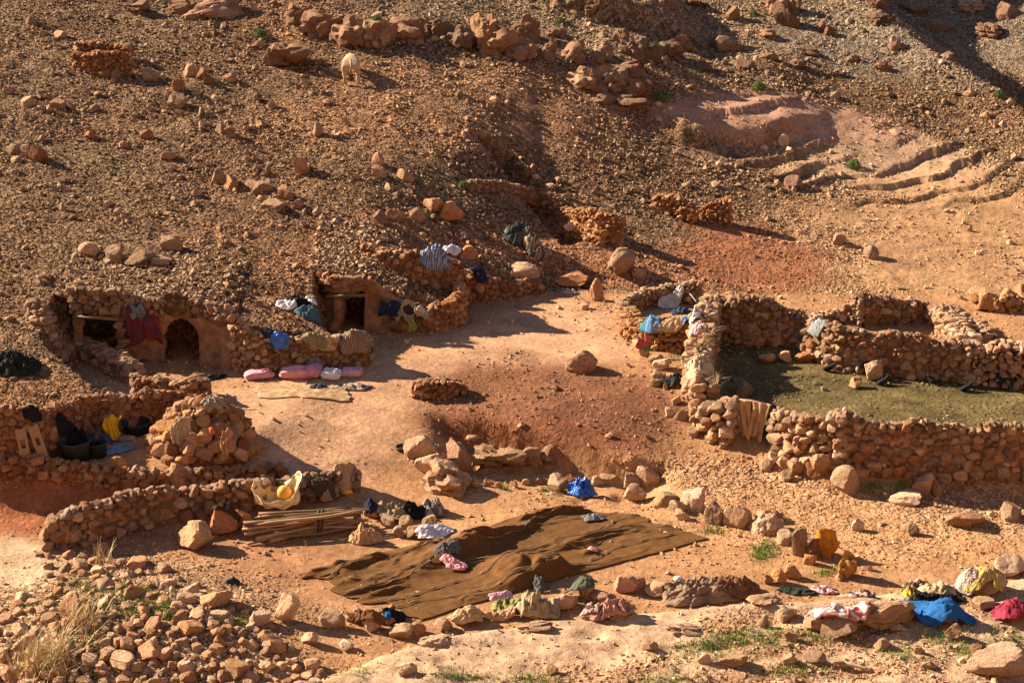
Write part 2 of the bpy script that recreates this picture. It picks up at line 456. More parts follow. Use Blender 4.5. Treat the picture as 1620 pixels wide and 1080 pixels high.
# ------------------------------------------------------------------ rock meshes (shared)
def rock_mesh(name, seed, sub=3, planes=12, lo=.58, hi=.95, nz=.06, flat=1.0, boxy=0.0, crack=.12, strata=0, sharp=24):
    rnd = random.Random(seed)
    bm = bmesh.new(); bmesh.ops.create_icosphere(bm, subdivisions=sub, radius=1.0)
    V = np.array([v.co[:] for v in bm.verts])
    for k in range(planes):
        n = np.array([rnd.gauss(0, 1) for _ in range(3)])
        if boxy and k < 6:
            n = np.zeros(3); n[k // 2] = 1 if k % 2 else -1; n += np.array([rnd.gauss(0, .16) for _ in range(3)])
        n /= np.linalg.norm(n); d = rnd.uniform(lo, hi)
        if boxy and k < 6: d = rnd.uniform(.60, .75)
        q = V @ n
        m = q > d
        V[m] *= (d / q[m])[:, None]
    r = np.linalg.norm(V, axis=1)[:, None]; D = V / r
    s = seed * 7
    Q = V * 1.7 + seed * 3.1
    V = V * (1 + nz * 2.0 * fbm3(Q, 4, s) - crack * np.clip(ridge3(Q * .9, 3, s + 9) - .72, 0, 1) * 2.2)[:, None]
    if strata: V[:, 2] += strata * np.sin(V[:, 2] * 14 + 2 * fbm3(Q, 2, s + 5)); V[:, :2] *= (1 + strata * .8 * np.sign(np.sin(V[:, 2] * 11 + V[:, 0])))[:, None]
    V[:, 2] *= flat
    V /= np.abs(V).max(axis=0)[None, :] / np.array([1, 1, 1])
    for v, c in zip(bm.verts, V): v.co = c
    me = bpy.data.meshes.new(name); bm.to_mesh(me); bm.free()
    me.polygons.foreach_set('use_smooth', [True] * len(me.polygons))
    me.set_sharp_from_angle(angle=math.radians(sharp))
    me.materials.append(M_ROCK)
    return me
WALLST = [rock_mesh('wall_stone', 100 + i, 3, 10 + i % 3, .46, .84, .025, boxy=(.5 if i % 4 else 0), crack=.05, sharp=18) for i in range(30)]
SMALLST = [rock_mesh('small_stone', 150 + i, 1, 10, .5, .85, .03, boxy=.5, crack=0, sharp=20) for i in range(8)]
BOULD = [rock_mesh('boulder', 200 + i, 4, 9 + i % 4, .40, .82, .05, boxy=(.5 if i % 6 == 0 else 0), crack=.16, sharp=24) for i in range(18)]
NB = [m for i, m in enumerate(BOULD) if i % 6]
ROUND = [rock_mesh('round_boulder', 300 + i, 4, 9, .62, .95, .08, crack=.2, sharp=30) for i in range(6)]
CRAG = [rock_mesh('crag', 400 + i, 4, 12, .42, .85, .24, crack=.8, strata=.03, sharp=26) for i in range(9)]

PAL = [(.30, .225, .165), (.24, .165, .11), (.40, .255, .155), (.34, .205, .12), (.43, .29, .19), (.33, .235, .16), (.37, .20, .11), (.29, .19, .125), (.46, .33, .22), (.36, .26, .19)]
PALRED = [(.36, .18, .095), (.40, .23, .13), (.31, .16, .085), (.42, .26, .16), (.33, .21, .14)]
PALGREY = [(.31, .215, .14), (.35, .24, .15), (.28, .19, .12), (.38, .26, .165)]
PALORG = [(.46, .255, .115), (.42, .22, .10), (.48, .30, .16), (.38, .21, .11)]
PALPALE = [(.48, .35, .24), (.44, .31, .205), (.52, .39, .27), (.40, .28, .18), (.42, .26, .155)]
def jcol(pal):
    c = random.choice(pal); k = random.uniform(.72, 1.25); h = random.uniform(-.025, .025)
    return (c[0] * k * 1.05 + h * .3, c[1] * k * .92, max(.02, c[2] * k * .84 - h * .3), 1)

def stone_at(parent, root_loc, p, R, scl, pal, pool=WALLST, name='stone', sp=True):
    o = bpy.data.objects.new(name, random.choice(pool))
    o.location = (p[0] - root_loc[0], p[1] - root_loc[1], p[2] - root_loc[2])
    o.rotation_euler = R; o.scale = scl
    o.color = jcol(pal)
    if parent: o.parent = parent
    link(o)
    if sp:
        a = max(scl[0], scl[1]) * .85
        splat(p, a, a if scl[1] > .6 * scl[0] else scl[1], scl[2] * .92, R[2])
    return o

def pack(L, hf, r0, sizes=(1.6, 1.25, 1.0, .84, .68, .52), asp=1.2, tight=.88, cap=640, rnd=random):
    S = np.empty((cap, 3)); n = 0
    hs = [hf(L * k / 20) for k in range(21)]; area = L * sum(hs) / 21; hmx = max(hs)
    for q in sizes:
        r = r0 * q
        tries = int(area / (r * r) * (1.2 if q > 1.5 else 5))
        for _ in range(min(tries, 2500)):
            if n >= cap: return S[:n]
            rr = r * rnd.uniform(.9, 1.1)
            s = rnd.uniform(0, L); v = rnd.uniform(rr * .25, hmx)
            if v > hf(s) - rr * .55: continue
            if q > 1.5 and v > .55 * hf(s): continue
            if n:
                d = ((S[:n, 0] - s) / asp) ** 2 + (S[:n, 1] - v) ** 2
                if (d < (tight * (S[:n, 2] + rr)) ** 2).any(): continue
            S[n] = (s, v, rr); n += 1
    return S[:n]

def joined_stones(root, o0, made, pal, name='small_stones'):
    if not made: return
    V = []; Q = []; C = []; k = 0
    for r, p, R, S in made:
        me = SMALLST[random.randrange(8)]
        v = LOWV[me.name]; M = np.array(Matrix.LocRotScale(Vector(p) - Vector(tuple(o0)), Euler(R), Vector(S)))
        V.append(v @ M[:3, :3].T + M[:3, 3]); Q.append(LOWF[me.name] + k); k += len(v)
        C.append(np.tile(np.array(jcol(pal)[:3]), (len(v), 1)))
        a = max(S[0], S[1]) * .85; splat(p, a, a, S[2] * .9)
    o = fast_mesh(name, np.concatenate(V), np.concatenate(Q), M_SCREE, np.concatenate(C), True)
    o.location = (0, 0, 0); o.parent = root; o['kind'] = 'stuff'
LOWV = {}; LOWF = {}
for me in SMALLST:
    LOWV[me.name] = np.array([v.co[:] for v in me.vertices]); LOWF[me.name] = np.array([p.vertices[:] for p in me.polygons])
def fast_mesh(name, V, Q, mat, color=None, smooth=True):
    me = bpy.data.meshes.new(name)
    k = Q.shape[1]
    me.vertices.add(len(V)); me.vertices.foreach_set('co', V.astype(np.float32).ravel())
    me.loops.add(Q.size); me.loops.foreach_set('vertex_index', Q.astype(np.int32).ravel())
    me.polygons.add(len(Q)); me.polygons.foreach_set('loop_start', np.arange(0, Q.size, k, dtype=np.int32))
    me.update(calc_edges=True)
    me.polygons.foreach_set('use_smooth', np.full(len(Q), smooth))
    if color is not None:
        at = me.attributes.new('soil', 'FLOAT_COLOR', 'POINT')
        at.data.foreach_set('color', (color if color.shape[1] == 4 else np.concatenate([color, np.ones((len(V), 1))], 1)).astype(np.float32).ravel())
    me.materials.append(mat); me.validate()
    return link(bpy.data.objects.new(name, me))
def polyline(P):
    seg = [np.linalg.norm(P[i + 1][:2] - P[i][:2]) for i in range(len(P) - 1)]
    cum = np.concatenate([[0], np.cumsum(seg)])
    return cum
def wall(name, label, pts, r0=.13, thick=.34, pal=PAL, cat='stone wall', group=None, double=False, cap=640, world=None, topstones=True, vmin=0, asp=1.2, core=None):
    """drystone wall: pts = (px, py, height) along the foot of its visible face"""
    P = [G(a, b) for a, b, h in pts] if world is None else [np.array(w[:3]) for w in world]
    hh = [p[2] for p in pts] if world is None else [w[3] for w in world]
    cum = polyline(P); L = cum[-1]
    def at(s):
        i = min(int(np.searchsorted(cum, s, 'right')) - 1, len(P) - 2); i = max(i, 0)
        t = (s - cum[i]) / max(cum[i + 1] - cum[i], 1e-6)
        p = P[i] + (P[i + 1] - P[i]) * t
        d = P[i + 1] - P[i]
        return p, math.atan2(d[1], d[0])
    _s = np.linspace(0, L, 200); _t = (np.interp(_s, cum, hh) * (1 + .05 * np.sin(_s * 3.1 + len(label)) + .035 * np.sin(_s * 7.7))).tolist()
    hf = lambda s: _t[min(int(s / L * 199), 199)]
    root = empty(name, tuple(P[0])); tag(root, label, cat, group, 'thing')
    r0 = r0 * .60; made = []
    if core is None and not double: core = .05
    layers = [0.0] if not double else [-thick * .28, thick * .28]
    for off in layers:
        for s, v, r in pack(L, hf, r0, cap=cap if not double else cap // 2, asp=asp):
            if v < vmin: continue
            p, a = at(s)
            nx, ny = -math.sin(a), math.cos(a)
            j = random.gauss(0, .03) + thick * .3 + off
            x, y = p[0] + nx * j, p[1] + ny * j
            zb = p[2] * .8 + .2 * float(gz(x, y))
            z = (min(p[2], float(gz(x, y))) if double else p[2]) + v
            dep = (thick * .5 if not double else thick * .34) * random.uniform(.85, 1.15) * (r / r0) ** .35
            made.append((r, (x, y, z), (random.gauss(0, .12), random.gauss(0, .22) + random.choice((0, math.pi)), a + random.gauss(0, .15)),
                     (r * asp * 1.12, max(dep, r * .9), r * 1.12)))
    if topstones:
        s = random.uniform(0, r0)
        while s < L:
            p, a = at(s); r = r0 * random.uniform(.55, 1.1); nx, ny = -math.sin(a), math.cos(a)
            j = thick * .3 + random.uniform(-.2, .2) * thick * (1 if double else .5)
            h = hf(s)
            made.append((r, (p[0] + nx * j, p[1] + ny * j, p[2] + h - r * .15), (random.gauss(0, .25), random.gauss(0, .25), random.uniform(0, 6.28)), (r * 1.25, r * 1.05, r * .85)))
            s += r * random.uniform(1.5, 2.6)
    made.sort(key=lambda q: -q[0])
    for r, p, R, S in made[:300]: stone_at(root, P[0], p, R, S, pal)
    joined_stones(root, P[0], made[300:], pal)
    if core:
        n = max(int(L / .3), 2); V = []; Fc = []
        for k in range(n + 1):
            p, a = at(L * k / n); nx, ny = -math.sin(a), math.cos(a); h = max(hf(L * k / n) - .14, .05)
            for j, zz in ((thick * .3 - core, -.1), (thick * .3 - core, h), (thick * .3 + core, h), (thick * .3 + core, -.1)):
                V.append((p[0] + nx * j - P[0][0], p[1] + ny * j - P[0][1], p[2] + zz - P[0][2]))
            if k:
                b = 4 * k
                for q in range(4): Fc.append((b - 4 + q, b - 4 + (q + 1) % 4, b + (q + 1) % 4, b + q))
        Fc += [(3, 2, 1, 0), (4 * n, 4 * n + 1, 4 * n + 2, 4 * n + 3)]
        mesh_obj('earth_fill', V, Fc, M_MUD, root, False)
    return root, at, hf, L

def pile(name, label, px, py, R, H, r0, pal=PAL, cat='stone pile', Ry=None, group=None, cap=200, core=True):
    c = G(px, py); Ry = Ry or R
    c = c + np.array([0, Ry, 0]); c[2] = float(gz(c[0], c[1]))
    root = empty(name, tuple(c)); tag(root, label, cat, group)
    pts = np.empty((cap, 4)); n = 0
    for q in (1.8, 1.4, 1.1, .9, .7, .5):
        for _ in range(500):
            if n >= cap: break
            th = random.uniform(-math.pi, .35 * math.pi) if random.random() < .8 else random.uniform(0, 6.28)
            t = random.random()
            rad = 1 - t * .72; x = c[0] + R * rad * math.cos(th); y = c[1] + Ry * rad * math.sin(th)
            if random.random() < .25: k = random.random() ** .5; x = c[0] + R * .3 * k * math.cos(th); y = c[1] + Ry * .3 * k * math.sin(th); t = 1
            z = c[2] + H * (1 - (1 - t) ** 1.5) * (.96 + .08 * random.random()); r = r0 * q
            if q > 1.5 and t > .5: continue
            if n and (((pts[:n, :3] - (x, y, z)) ** 2).sum(1) < (.8 * (pts[:n, 3] + r)) ** 2).any(): continue
            pts[n] = (x, y, z, r); n += 1
            stone_at(root, c, (x, y, z), (random.gauss(0, .3), random.gauss(0, .3), random.uniform(0, 6.28)), (r * 1.3, r * 1.15, r * 1.1), pal)
    if core:
        V = [(0, 0, H * .86)]; Fc = []
        for i in range(1, 8):
            t = 1 - i / 7
            for k in range(20):
                a = 2 * math.pi * k / 20; rad = (1 - t * .72) * .9 if i > 0 else 0
                V.append((R * rad * math.cos(a), Ry * rad * math.sin(a), H * .9 * (1 - (1 - t) ** 1.5) - (.15 if i == 7 else 0)))
        for k in range(20): Fc.append((0, 1 + k, 1 + (k + 1) % 20))
        for i in range(6):
            for k in range(20):
                a, b = 1 + i * 20 + k, 1 + i * 20 + (k + 1) % 20; Fc.append((a, a + 20, b + 20, b))
        mesh_obj('earth_fill', V, Fc, M_MUD, root)
    return root, c

def boulder(label, px, py, wpx, hpx, pal=PAL, name='boulder', pool=None, group=None, cat='boulder', rot=None, dfac=None, sink=.25, big=1.0, hs=1.0):
    """rock standing on the ground at pixel foot (px, py), about wpx by hpx pixels large"""
    g = G(px, py); dep = depth_at(g)
    w = wpx * dep / FPX / 2; h = hpx * dep / FPX / .93 / (2 * (1 - sink))
    w *= big; h *= (1 + big) / 2 * hs
    d = w * (dfac or random.uniform(.7, 1.0))
    y = g[1] + d * .75; z = float(min(gz(g[0], y), g[2] + .4 * d))
    z = .5 * z + .5 * g[2]
    p = (g[0], y, z + h * (1 - 2 * sink))
    pool = pool or NB
    o = stone_at(None, (0, 0, 0), p, (random.gauss(0, .12), random.gauss(0, .14), rot if rot is not None else random.uniform(-.5, .5) + random.choice((0, math.pi))), (w * 1.06, d, h * 1.04), pal, pool, name)
    return tag(o, label, cat, group)

# ------------------------------------------------------------------ soil zones
def ell(px, py, cx, cy, rx, ry, rot=0, soft=.35):
    a = math.radians(rot); dx, dy = px - cx, py - cy
    u = (dx * math.cos(a) + dy * math.sin(a)) / rx; v = (-dx * math.sin(a) + dy * math.cos(a)) / ry
    return sstep(1 + soft, 1 - soft, np.sqrt(u * u + v * v))
PATH = [F(a, b)[:2] for a, b in [(270, 640), (390, 600), (600, 560), (760, 500), (880, 470), (1000, 485), (985, 540), (1040, 570), (900, 590), (720, 600), (640, 660), (560, 740), (400, 760), (380, 700), (340, 640)]]
CORRAL = [F(a, b, -.3)[:2] for a, b in [(1130, 540), (1270, 545), (1400, 590), (1520, 604), (1720, 612), (1800, 730), (1330, 735), (1210, 700), (1140, 650)]]
def zones(x, y, z):
    px, py = project(x, y, z)
    w = fbm(x * .5, y * .5, 3, 71) * 38; w2 = fbm(x * .5 + 50, y * .5, 3, 73) * 22
    qx, qy = px + w, py + w2
    n = len(np.atleast_1d(x))
    C = np.tile(np.array([.175, .102, .056]), (n, 1)); D = np.full(n, 1.0)
    def mixc(m, c, dens=None):
        nonlocal C, D
        m = np.clip(m, 0, 1)
        C = C * (1 - m[:, None]) + np.array(c) * m[:, None]
        if dens is not None: D = D * (1 - m) + dens * m
    big = fbm(x * .22, y * .22, 4, 77)
    mixc(sstep(0, .6, big) * .8, (.24, .122, .06))
    mixc(sstep(.05, .6, -big) * .6, (.195, .135, .072))
    # upper slopes
    mixc(ell(qx, qy, 800, 170, 330, 70) * .8, (.29, .155, .08), .55)
    mixc(ell(qx, qy, 1100, 30, 520, 60) * .7, (.235, .165, .10), 1.0)
    mixc(ell(qx, qy, 1500, 60, 260, 70) * .8, (.19, .15, .105), .7)
    mixc(ell(qx, qy, 1240, 195, 190, 36, 8), (.40, .225, .145), .08)
    mixc(ell(qx, qy, 1410, 262, 190, 40, 4), (.36, .225, .135), .08)
    mixc(ell(qx, qy, 1180, 240, 130, 40) * .5, (.33, .19, .10), .5)
    mixc(ell(qx, qy, 1490, 385, 280, 100, 0), (.36, .205, .105), .16)
    mixc(ell(qx, qy, 1300, 410, 60, 60) * .5, (.28, .18, .10), .8)
    mixc(ell(qx, qy, 1190, 410, 130, 50, 12) * .95, (.26, .105, .052), .25)
    mixc(ell(qx, qy, 930, 410, 200, 40, 14) * .8, (.30, .135, .068), .6)
    mixc(ell(qx, qy, 640, 380, 150, 35, 12) * .7, (.29, .135, .07), .7)
    mixc(ell(qx, qy, 470, 200, 120, 40) * .5, (.28, .145, .075))
    # settlement floor
    sd = poly_sdf(x, y, TERR); front = sstep(.1, -.4, sd)
    mixc(front, (.35, .185, .09), .16)
    mixc(front * ell(qx, qy, 620, 800, 420, 120) * .7, (.37, .195, .095), .1)
    pth = sstep(.5, -.9, poly_sdf(x, y, PATH) + .5 * fbm(x * .8, y * .8, 3, 79))
    mixc(pth, (.44, .25, .145), .05)
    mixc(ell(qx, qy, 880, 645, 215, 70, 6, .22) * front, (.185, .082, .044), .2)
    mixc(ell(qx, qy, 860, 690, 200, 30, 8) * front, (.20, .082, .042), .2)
    mixc(ell(qx, qy, 60, 800, 190, 62) * .95, (.27, .10, .047), .2)
    mixc(ell(qx, qy, 400, 880, 220, 80), (.30, .15, .075), .12)
    mixc(ell(qx, qy, 1210, 765, 190, 30, 8) * .8, (.36, .205, .11), .8)
    mixc(ell(qx, qy, 1350, 830, 260, 50, 4) * .8, (.40, .215, .105), .3)
    mixc(ell(qx, qy, 1550, 800, 160, 45, 4) * .6, (.36, .23, .13), .8)
    mixc(sstep(.35, -.2, poly_sdf(x, y, CORRAL) + .2 * fbm(x, y, 2, 81)), (.118, .088, .036), .22)
    cm = sstep(.35, -.2, poly_sdf(x, y, CORRAL)); mixc(cm * sstep(.05, .5, fbm(x * .9, y * 1.2, 4, 85)) * .8, (.07, .056, .026)); mixc(cm * sstep(.1, .5, fbm(x * 1.7 + 9, y * 2, 4, 86)) * .6, (.18, .13, .06))
    # near lip
    cd = -line_dist(x, y, CREST)
    lip = sstep(-.5, .3, cd)
    mixc(lip, (.36, .21, .115), .4)
    rk = sstep(.52, .7, ridged(x * .42 + y * .35, y * .9 - x * .2, 3, 51)) * sstep(-.1, .2, cd)
    mixc(rk * .8, (.42, .28, .175), .12)
    mixc(lip * sstep(-.1, .2, cd) * sstep(2.6, 1.6, cd + .5 * fbm(x, y, 3, 83) + 1.4 * sstep(950, 1200, px)) * sstep(400, 600, px), (.45, .295, .185), .06)
    mixc(ell(qx, qy, 160, 1000, 290, 110) * .9, (.30, .19, .11), 1.0)
    mixc(ell(px, py, 20, 890, 70, 40) * .9, (.46, .32, .20), .15)
    blot = fbm(x * 2.2, y * 2.2, 4, 87)[:, None]
    return C * np.array([.95, .955, .96]) * (1 + .22 * blot), D, px, py

# ------------------------------------------------------------------ ground sheet
def axis(segs):
    out = [segs[0][0]]
    for a, b, st in segs:
        k = max(int(round((b - a) / st)), 1)
        out += list(a + (b - a) * np.arange(1, k + 1) / k)
    return np.array(out)
xs = axis([(-400, -120, 40), (-120, -40, 8), (-40, -27, 1), (-27, -17, .16), (-17, 17, .085), (17, 27, .16), (27, 40, 1), (40, 120, 8), (120, 400, 40)])
ys = axis([(-60, 0, 5), (0, 18, 1), (18, 24.5, .3), (24.5, 58, .085), (58, 82, .14), (82, 110, 1), (110, 200, 6), (200, 600, 40)])
XX, YY = np.meshgrid(xs, ys)
ZZ = height(XX, YY)
gv = np.stack([XX.ravel(), YY.ravel(), ZZ.ravel()], 1)
nx_, ny_ = len(xs), len(ys)
ii = (np.arange(ny_ - 1)[:, None] * nx_ + np.arange(nx_ - 1)[None, :]).ravel()
quads = np.stack([ii, ii + 1, ii + 1 + nx_, ii + nx_], 1)
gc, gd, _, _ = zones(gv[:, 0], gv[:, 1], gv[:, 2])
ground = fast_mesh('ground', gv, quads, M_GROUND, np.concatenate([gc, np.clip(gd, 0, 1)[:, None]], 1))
tag(ground, kind='structure')

# ------------------------------------------------------------------ scree: uncountable small stones
ico = bmesh.new(); bmesh.ops.create_icosphere(ico, subdivisions=1, radius=1.0)
ico.verts.ensure_lookup_table()
IV = np.array([v.co[:] for v in ico.verts]); IF = np.array([[v.index for v in f.verts] for f in ico.faces]); ico.free()
ico = bmesh.new(); bmesh.ops.create_cube(ico, size=1.5); bmesh.ops.triangulate(ico, faces=ico.faces[:])
KV = np.array([v.co[:] for v in ico.verts]); KF = np.array([[v.index for v in f.verts] for f in ico.faces]); ico.free()
def stones_mesh(name, label, P, R, C, seed, cube=True):
    rs = np.random.RandomState(seed); n = len(P)
    BV, BF = (KV, KF) if cube else (IV, IF)
    nv = len(BV)
    SH = BV[None] * rs.uniform(.55, 1.15, (40, nv, 1)) + rs.normal(0, .10, (40, nv, 3))
    V = SH[rs.randint(0, 40, n)] * (R[:, None, None] * rs.uniform(.7, 1.25, (n, 1, 3)) * np.array([1.15, 1.0, .75]))
    q = rs.normal(0, 1, (n, 4)); q[:, 1:3] *= .35; q /= np.linalg.norm(q, axis=1)[:, None]
    w, a, b, c = q.T
    M = np.stack([1 - 2 * (b * b + c * c), 2 * (a * b - c * w), 2 * (a * c + b * w), 2 * (a * b + c * w), 1 - 2 * (a * a + c * c), 2 * (b * c - a * w),
                  2 * (a * c - b * w), 2 * (b * c + a * w), 1 - 2 * (a * a + b * b)], 1).reshape(n, 3, 3)
    V = np.einsum('nij,nkj->nki', M, V) + P[:, None, :]
    Fq = BF[None] + (np.arange(n) * nv)[:, None, None]
    o = fast_mesh(name, V.reshape(-1, 3), Fq.reshape(-1, 3), M_SCREE, np.repeat(C, nv, 0), smooth=False)
    return tag(o, label, 'gravel', None, 'stuff')
def scatter(n, seed, rmin, rmax, power, y0, y1, dmul):
    rs = np.random.RandomState(seed)
    y = y0 + (y1 - y0) * rs.random_sample(n * 3); x = rs.uniform(-1, 1, n * 3) * (.345 * y + 1.2)
    keep0 = rs.random_sample(n * 3) < np.clip((30 / y) ** 1.0 * .345 * y / 10, 0, 1)
    x, y = x[keep0], y[keep0]; z = gz(x, y)
    C, D, px, py = zones(x, y, z)
    pat = np.clip(.7 + 1.6 * fbm(x * .7, y * .7, 4, 91), .05, 2)
    k = rs.random_sample(len(x)) < np.clip(D * pat * dmul, 0, 1)
    x, y, z, C = x[k][:n], y[k][:n], z[k][:n], C[k][:n]
    r = rmin * (rmax / rmin) ** (rs.random_sample(len(x)) ** power) * np.clip(y / 45, .8, 1.35)
    tone = rs.uniform(.65, 1.5, (len(x), 1))
    pale = rs.random_sample((len(x), 1)) < .35
    C2 = np.clip(C * .72 + np.array([.115, .076, .046]), .03, .6) * tone
    C2 = np.where(pale, C2 * np.array([1.0, 1.04, 1.08]), C2)
    return np.stack([x, y, z + r * .18], 1), r, np.clip(C2, .02, .62)
P_, R_, C_ = scatter(130000, 21, .014, .055, 1.7, 25, 84, 1.9)
stones_mesh('scree', 'small broken brown stones strewn over the hillside and yard', P_, R_, C_, 5)
P_, R_, C_ = scatter(7000, 22, .05, .16, 2.0, 25, 84, .4)
stones_mesh('rubble', 'fist sized tan rubble scattered between the boulders on the slope', P_, R_, C_, 6, cube=False)

# ------------------------------------------------------------------ mud facades of the dwellings
def panel(parent, name, W, hts, openings=(), thick=.3, mat=None, bulge=.06, cell=.05, lean=.08, zdrop=.15):
    """vertical wall skin along world points W, door openings (s0, s1, top, arched) left out"""
    cum = polyline(W); L = cum[-1]; o0 = np.array(parent.location)
    ns = int(L / cell) + 1; S = np.linspace(0, L, ns)
    hmax = max(hts); nv = int((hmax + zdrop) / cell) + 1
    V = []; Fc = []
    for s in S:
        i = max(min(int(np.searchsorted(cum, s, 'right')) - 1, len(W) - 2), 0); t = (s - cum[i]) / (cum[i + 1] - cum[i])
        p = W[i] + (W[i + 1] - W[i]) * t; d = W[i + 1] - W[i]; a = math.atan2(d[1], d[0]); nx, ny = math.sin(a), -math.cos(a)
        h = np.interp(s, cum, hts) * (1 + .05 * math.sin(s * 4 + 1))
        v = np.linspace(-zdrop, h, nv)
        bl = bulge * fbm(np.full(nv, s * 1.1), v * 1.3 + 7, 3, 17) * 2 + .05 * np.sqrt(np.clip(1 - v / h, 0, 1)) - lean * np.clip(v, 0, 9) - .10 * sstep(h - .15, h, v)
        for k in range(nv): V.append((p[0] + nx * bl[k] - o0[0], p[1] + ny * bl[k] - o0[1], p[2] + v[k] - o0[2]))
    def inside(s, v):
        for s0, s1, top, arch in openings:
            if s0 <= s <= s1:
                if not arch:
                    if v <= top + .03 * math.sin(s * 9): return True
                else:
                    c, r = (s0 + s1) / 2, (s1 - s0) / 2
                    if v <= top - r or ((s - c) / r) ** 2 + ((v - top + r) / r) ** 2 <= 1: return True
        return False
    for i in range(ns - 1):
        h = np.interp(S[i], cum, hts)
        for k in range(nv - 1):
            v = -zdrop + (h + zdrop) * (k + .5) / (nv - 1)
            if inside(S[i] + cell / 2, v): continue
            a = i * nv + k; Fc.append((a, a + nv, a + nv + 1, a + 1))
    o = mesh_obj(name, V, Fc, mat or M_MUD, parent)
    md = o.modifiers.new('thick', 'SOLIDIFY'); md.thickness = thick; md.offset = -1 if False else 1
    md.offset = -1
    return o, S
def roof_slab(parent, corners_px, z0, th=.22, lift=.04, world=None):
    """earth roof laid over the dug-out room, following the slope"""
    Q = [F(a, b, z0)[:2] for a, b in corners_px] if world is None else world
    o0 = np.array(parent.location); n = 16; V = []; Fc = []
    for lay in (0, 1):
        for i in range(n + 1):
            for j in range(n + 1):
                u, v = i / n, j / n
                p = (Q[0] * (1 - u) + Q[1] * u) * (1 - v) + (Q[3] * (1 - u) + Q[2] * u) * v
                V.append((p[0] - o0[0], p[1] - o0[1], lift - (th if lay else 0) - o0[2]))
    V = np.array(V); V[:, 2] += height(V[:, 0] + o0[0], V[:, 1] + o0[1], cut=False) + .03 * fbm((V[:, 0] + o0[0]) * 3, (V[:, 1] + o0[1]) * 3, 2, 3)
    N = (n + 1) ** 2
    for i in range(n):
        for j in range(n):
            a = i * (n + 1) + j
            Fc.append((a, a + n + 1, a + n + 2, a + 1)); Fc.append((N + a + 1, N + a + n + 2, N + a + n + 1, N + a))
    for i in range(n):
        for a, b in ((i, i + 1), (n * (n + 1) + i + 1, n * (n + 1) + i), ((i + 1) * (n + 1), i * (n + 1)), (i * (n + 1) + n, (i + 1) * (n + 1) + n)):
            Fc.append((a, b, N + b, N + a))
    VV = np.array(V) + o0
    o = fast_mesh('roof', np.array(V), np.array(Fc), M_GROUND, zones(VV[:, 0], VV[:, 1] + .8, VV[:, 2])[0])
    o.parent = parent
    # stones lying on the earth roof
    rs = np.random.RandomState(len(V) + int(o0[0] * 10)); m = 1500
    u, v = rs.random_sample((2, m, 1))
    p = (Q[0] * (1 - u) + Q[1] * u) * (1 - v) + (Q[3] * (1 - u) + Q[2] * u) * v
    z = height(p[:, 0], p[:, 1], cut=False) + lift + .02; r = .02 * 4.0 ** (rs.random_sample(m) ** 1.5)
    so = stones_mesh('roof_stones', None, np.stack([p[:, 0], p[:, 1], z], 1) - o0, r, np.array([.30, .20, .125]) * rs.uniform(.7, 1.5, (m, 1)), 9)
    so.parent = parent
    if 'category' in so: del so['category']
    return o
def RZ(x, y):
    return float(height(np.array([x]), np.array([y]), cut=False)[0])

# dwelling with the arched door
W1 = [F(118, 566), F(200, 568), F(262, 572), F(312, 574), F(368, 584)]
d1 = tag(empty('cave_dwelling', tuple(W1[1])), 'dug-out dwelling with mud front, arched doorway and square doorway beside it', 'dwelling')
c1 = polyline(W1)
panel(d1, 'mud_front', W1, [1.9, 1.75, 1.6, 1.5, 1.25], [(c1[1] * .16, c1[1] * .86, 1.22, False), (c1[2] - .04, c1[3] + .04, 1.2, True)])
roof_slab(d1, None, 0, world=[W1[0][:2] + (-.5, .3), W1[4][:2] + (.1, .3), W1[4][:2] + (.0, 3.6), W1[0][:2] + (-.5, 3.6)])
mesh_obj('lintel', *tube([(W1[0] + (W1[1] - W1[0]) * .1 + (0, -.12, 1.26)) - W1[1], (W1[0] + (W1[1] - W1[0]) * .95 + (0, -.12, 1.2)) - W1[1]], [.05, .045]), M_WOOD, d1).color = (.2, .13, .08, 1)
def stone_band(root, Wp, vlo, vhi, r0, pal, out=.10, n=200, s0=0, s1=1):
    cum = polyline(Wp); L = cum[-1]
    for s, v, r in pack(L * (s1 - s0), lambda s: vhi - vlo, r0, cap=n):
        s = s + L * s0
        i = max(min(int(np.searchsorted(cum, s, 'right')) - 1, len(Wp) - 2), 0); t = (s - cum[i]) / (cum[i + 1] - cum[i])
        p = Wp[i] + (Wp[i + 1] - Wp[i]) * t; d = Wp[i + 1] - Wp[i]; a = math.atan2(d[1], d[0])
        nx, ny = math.sin(a), -math.cos(a); lean = -.08 * (vlo + v)
        q = (p[0] + nx * (out * .3 + lean), p[1] + ny * (out * .3 + lean), p[2] + vlo + v)
        stone_at(root, root.location, q, (random.gauss(0, .1), random.gauss(0, .2), a + random.gauss(0, .1)), (r * 1.3, .13, r * 1.1), pal)
stone_band(d1, W1, 1.3, 2.0, .085, PALGREY, s1=.36)
stone_band(d1, W1, 1.36, 1.80, .075, PAL, s0=.34, s1=.98)
# door jamb stones between the two doors
for k in range(14):
    q = W1[1] + np.array([-.05 + random.uniform(-.06, .1), -.12, .08 + k * .085])
    stone_at(d1, d1.location, tuple(q), (0, random.gauss(0, .1), 0), (.15, .12, .05), PALGREY)

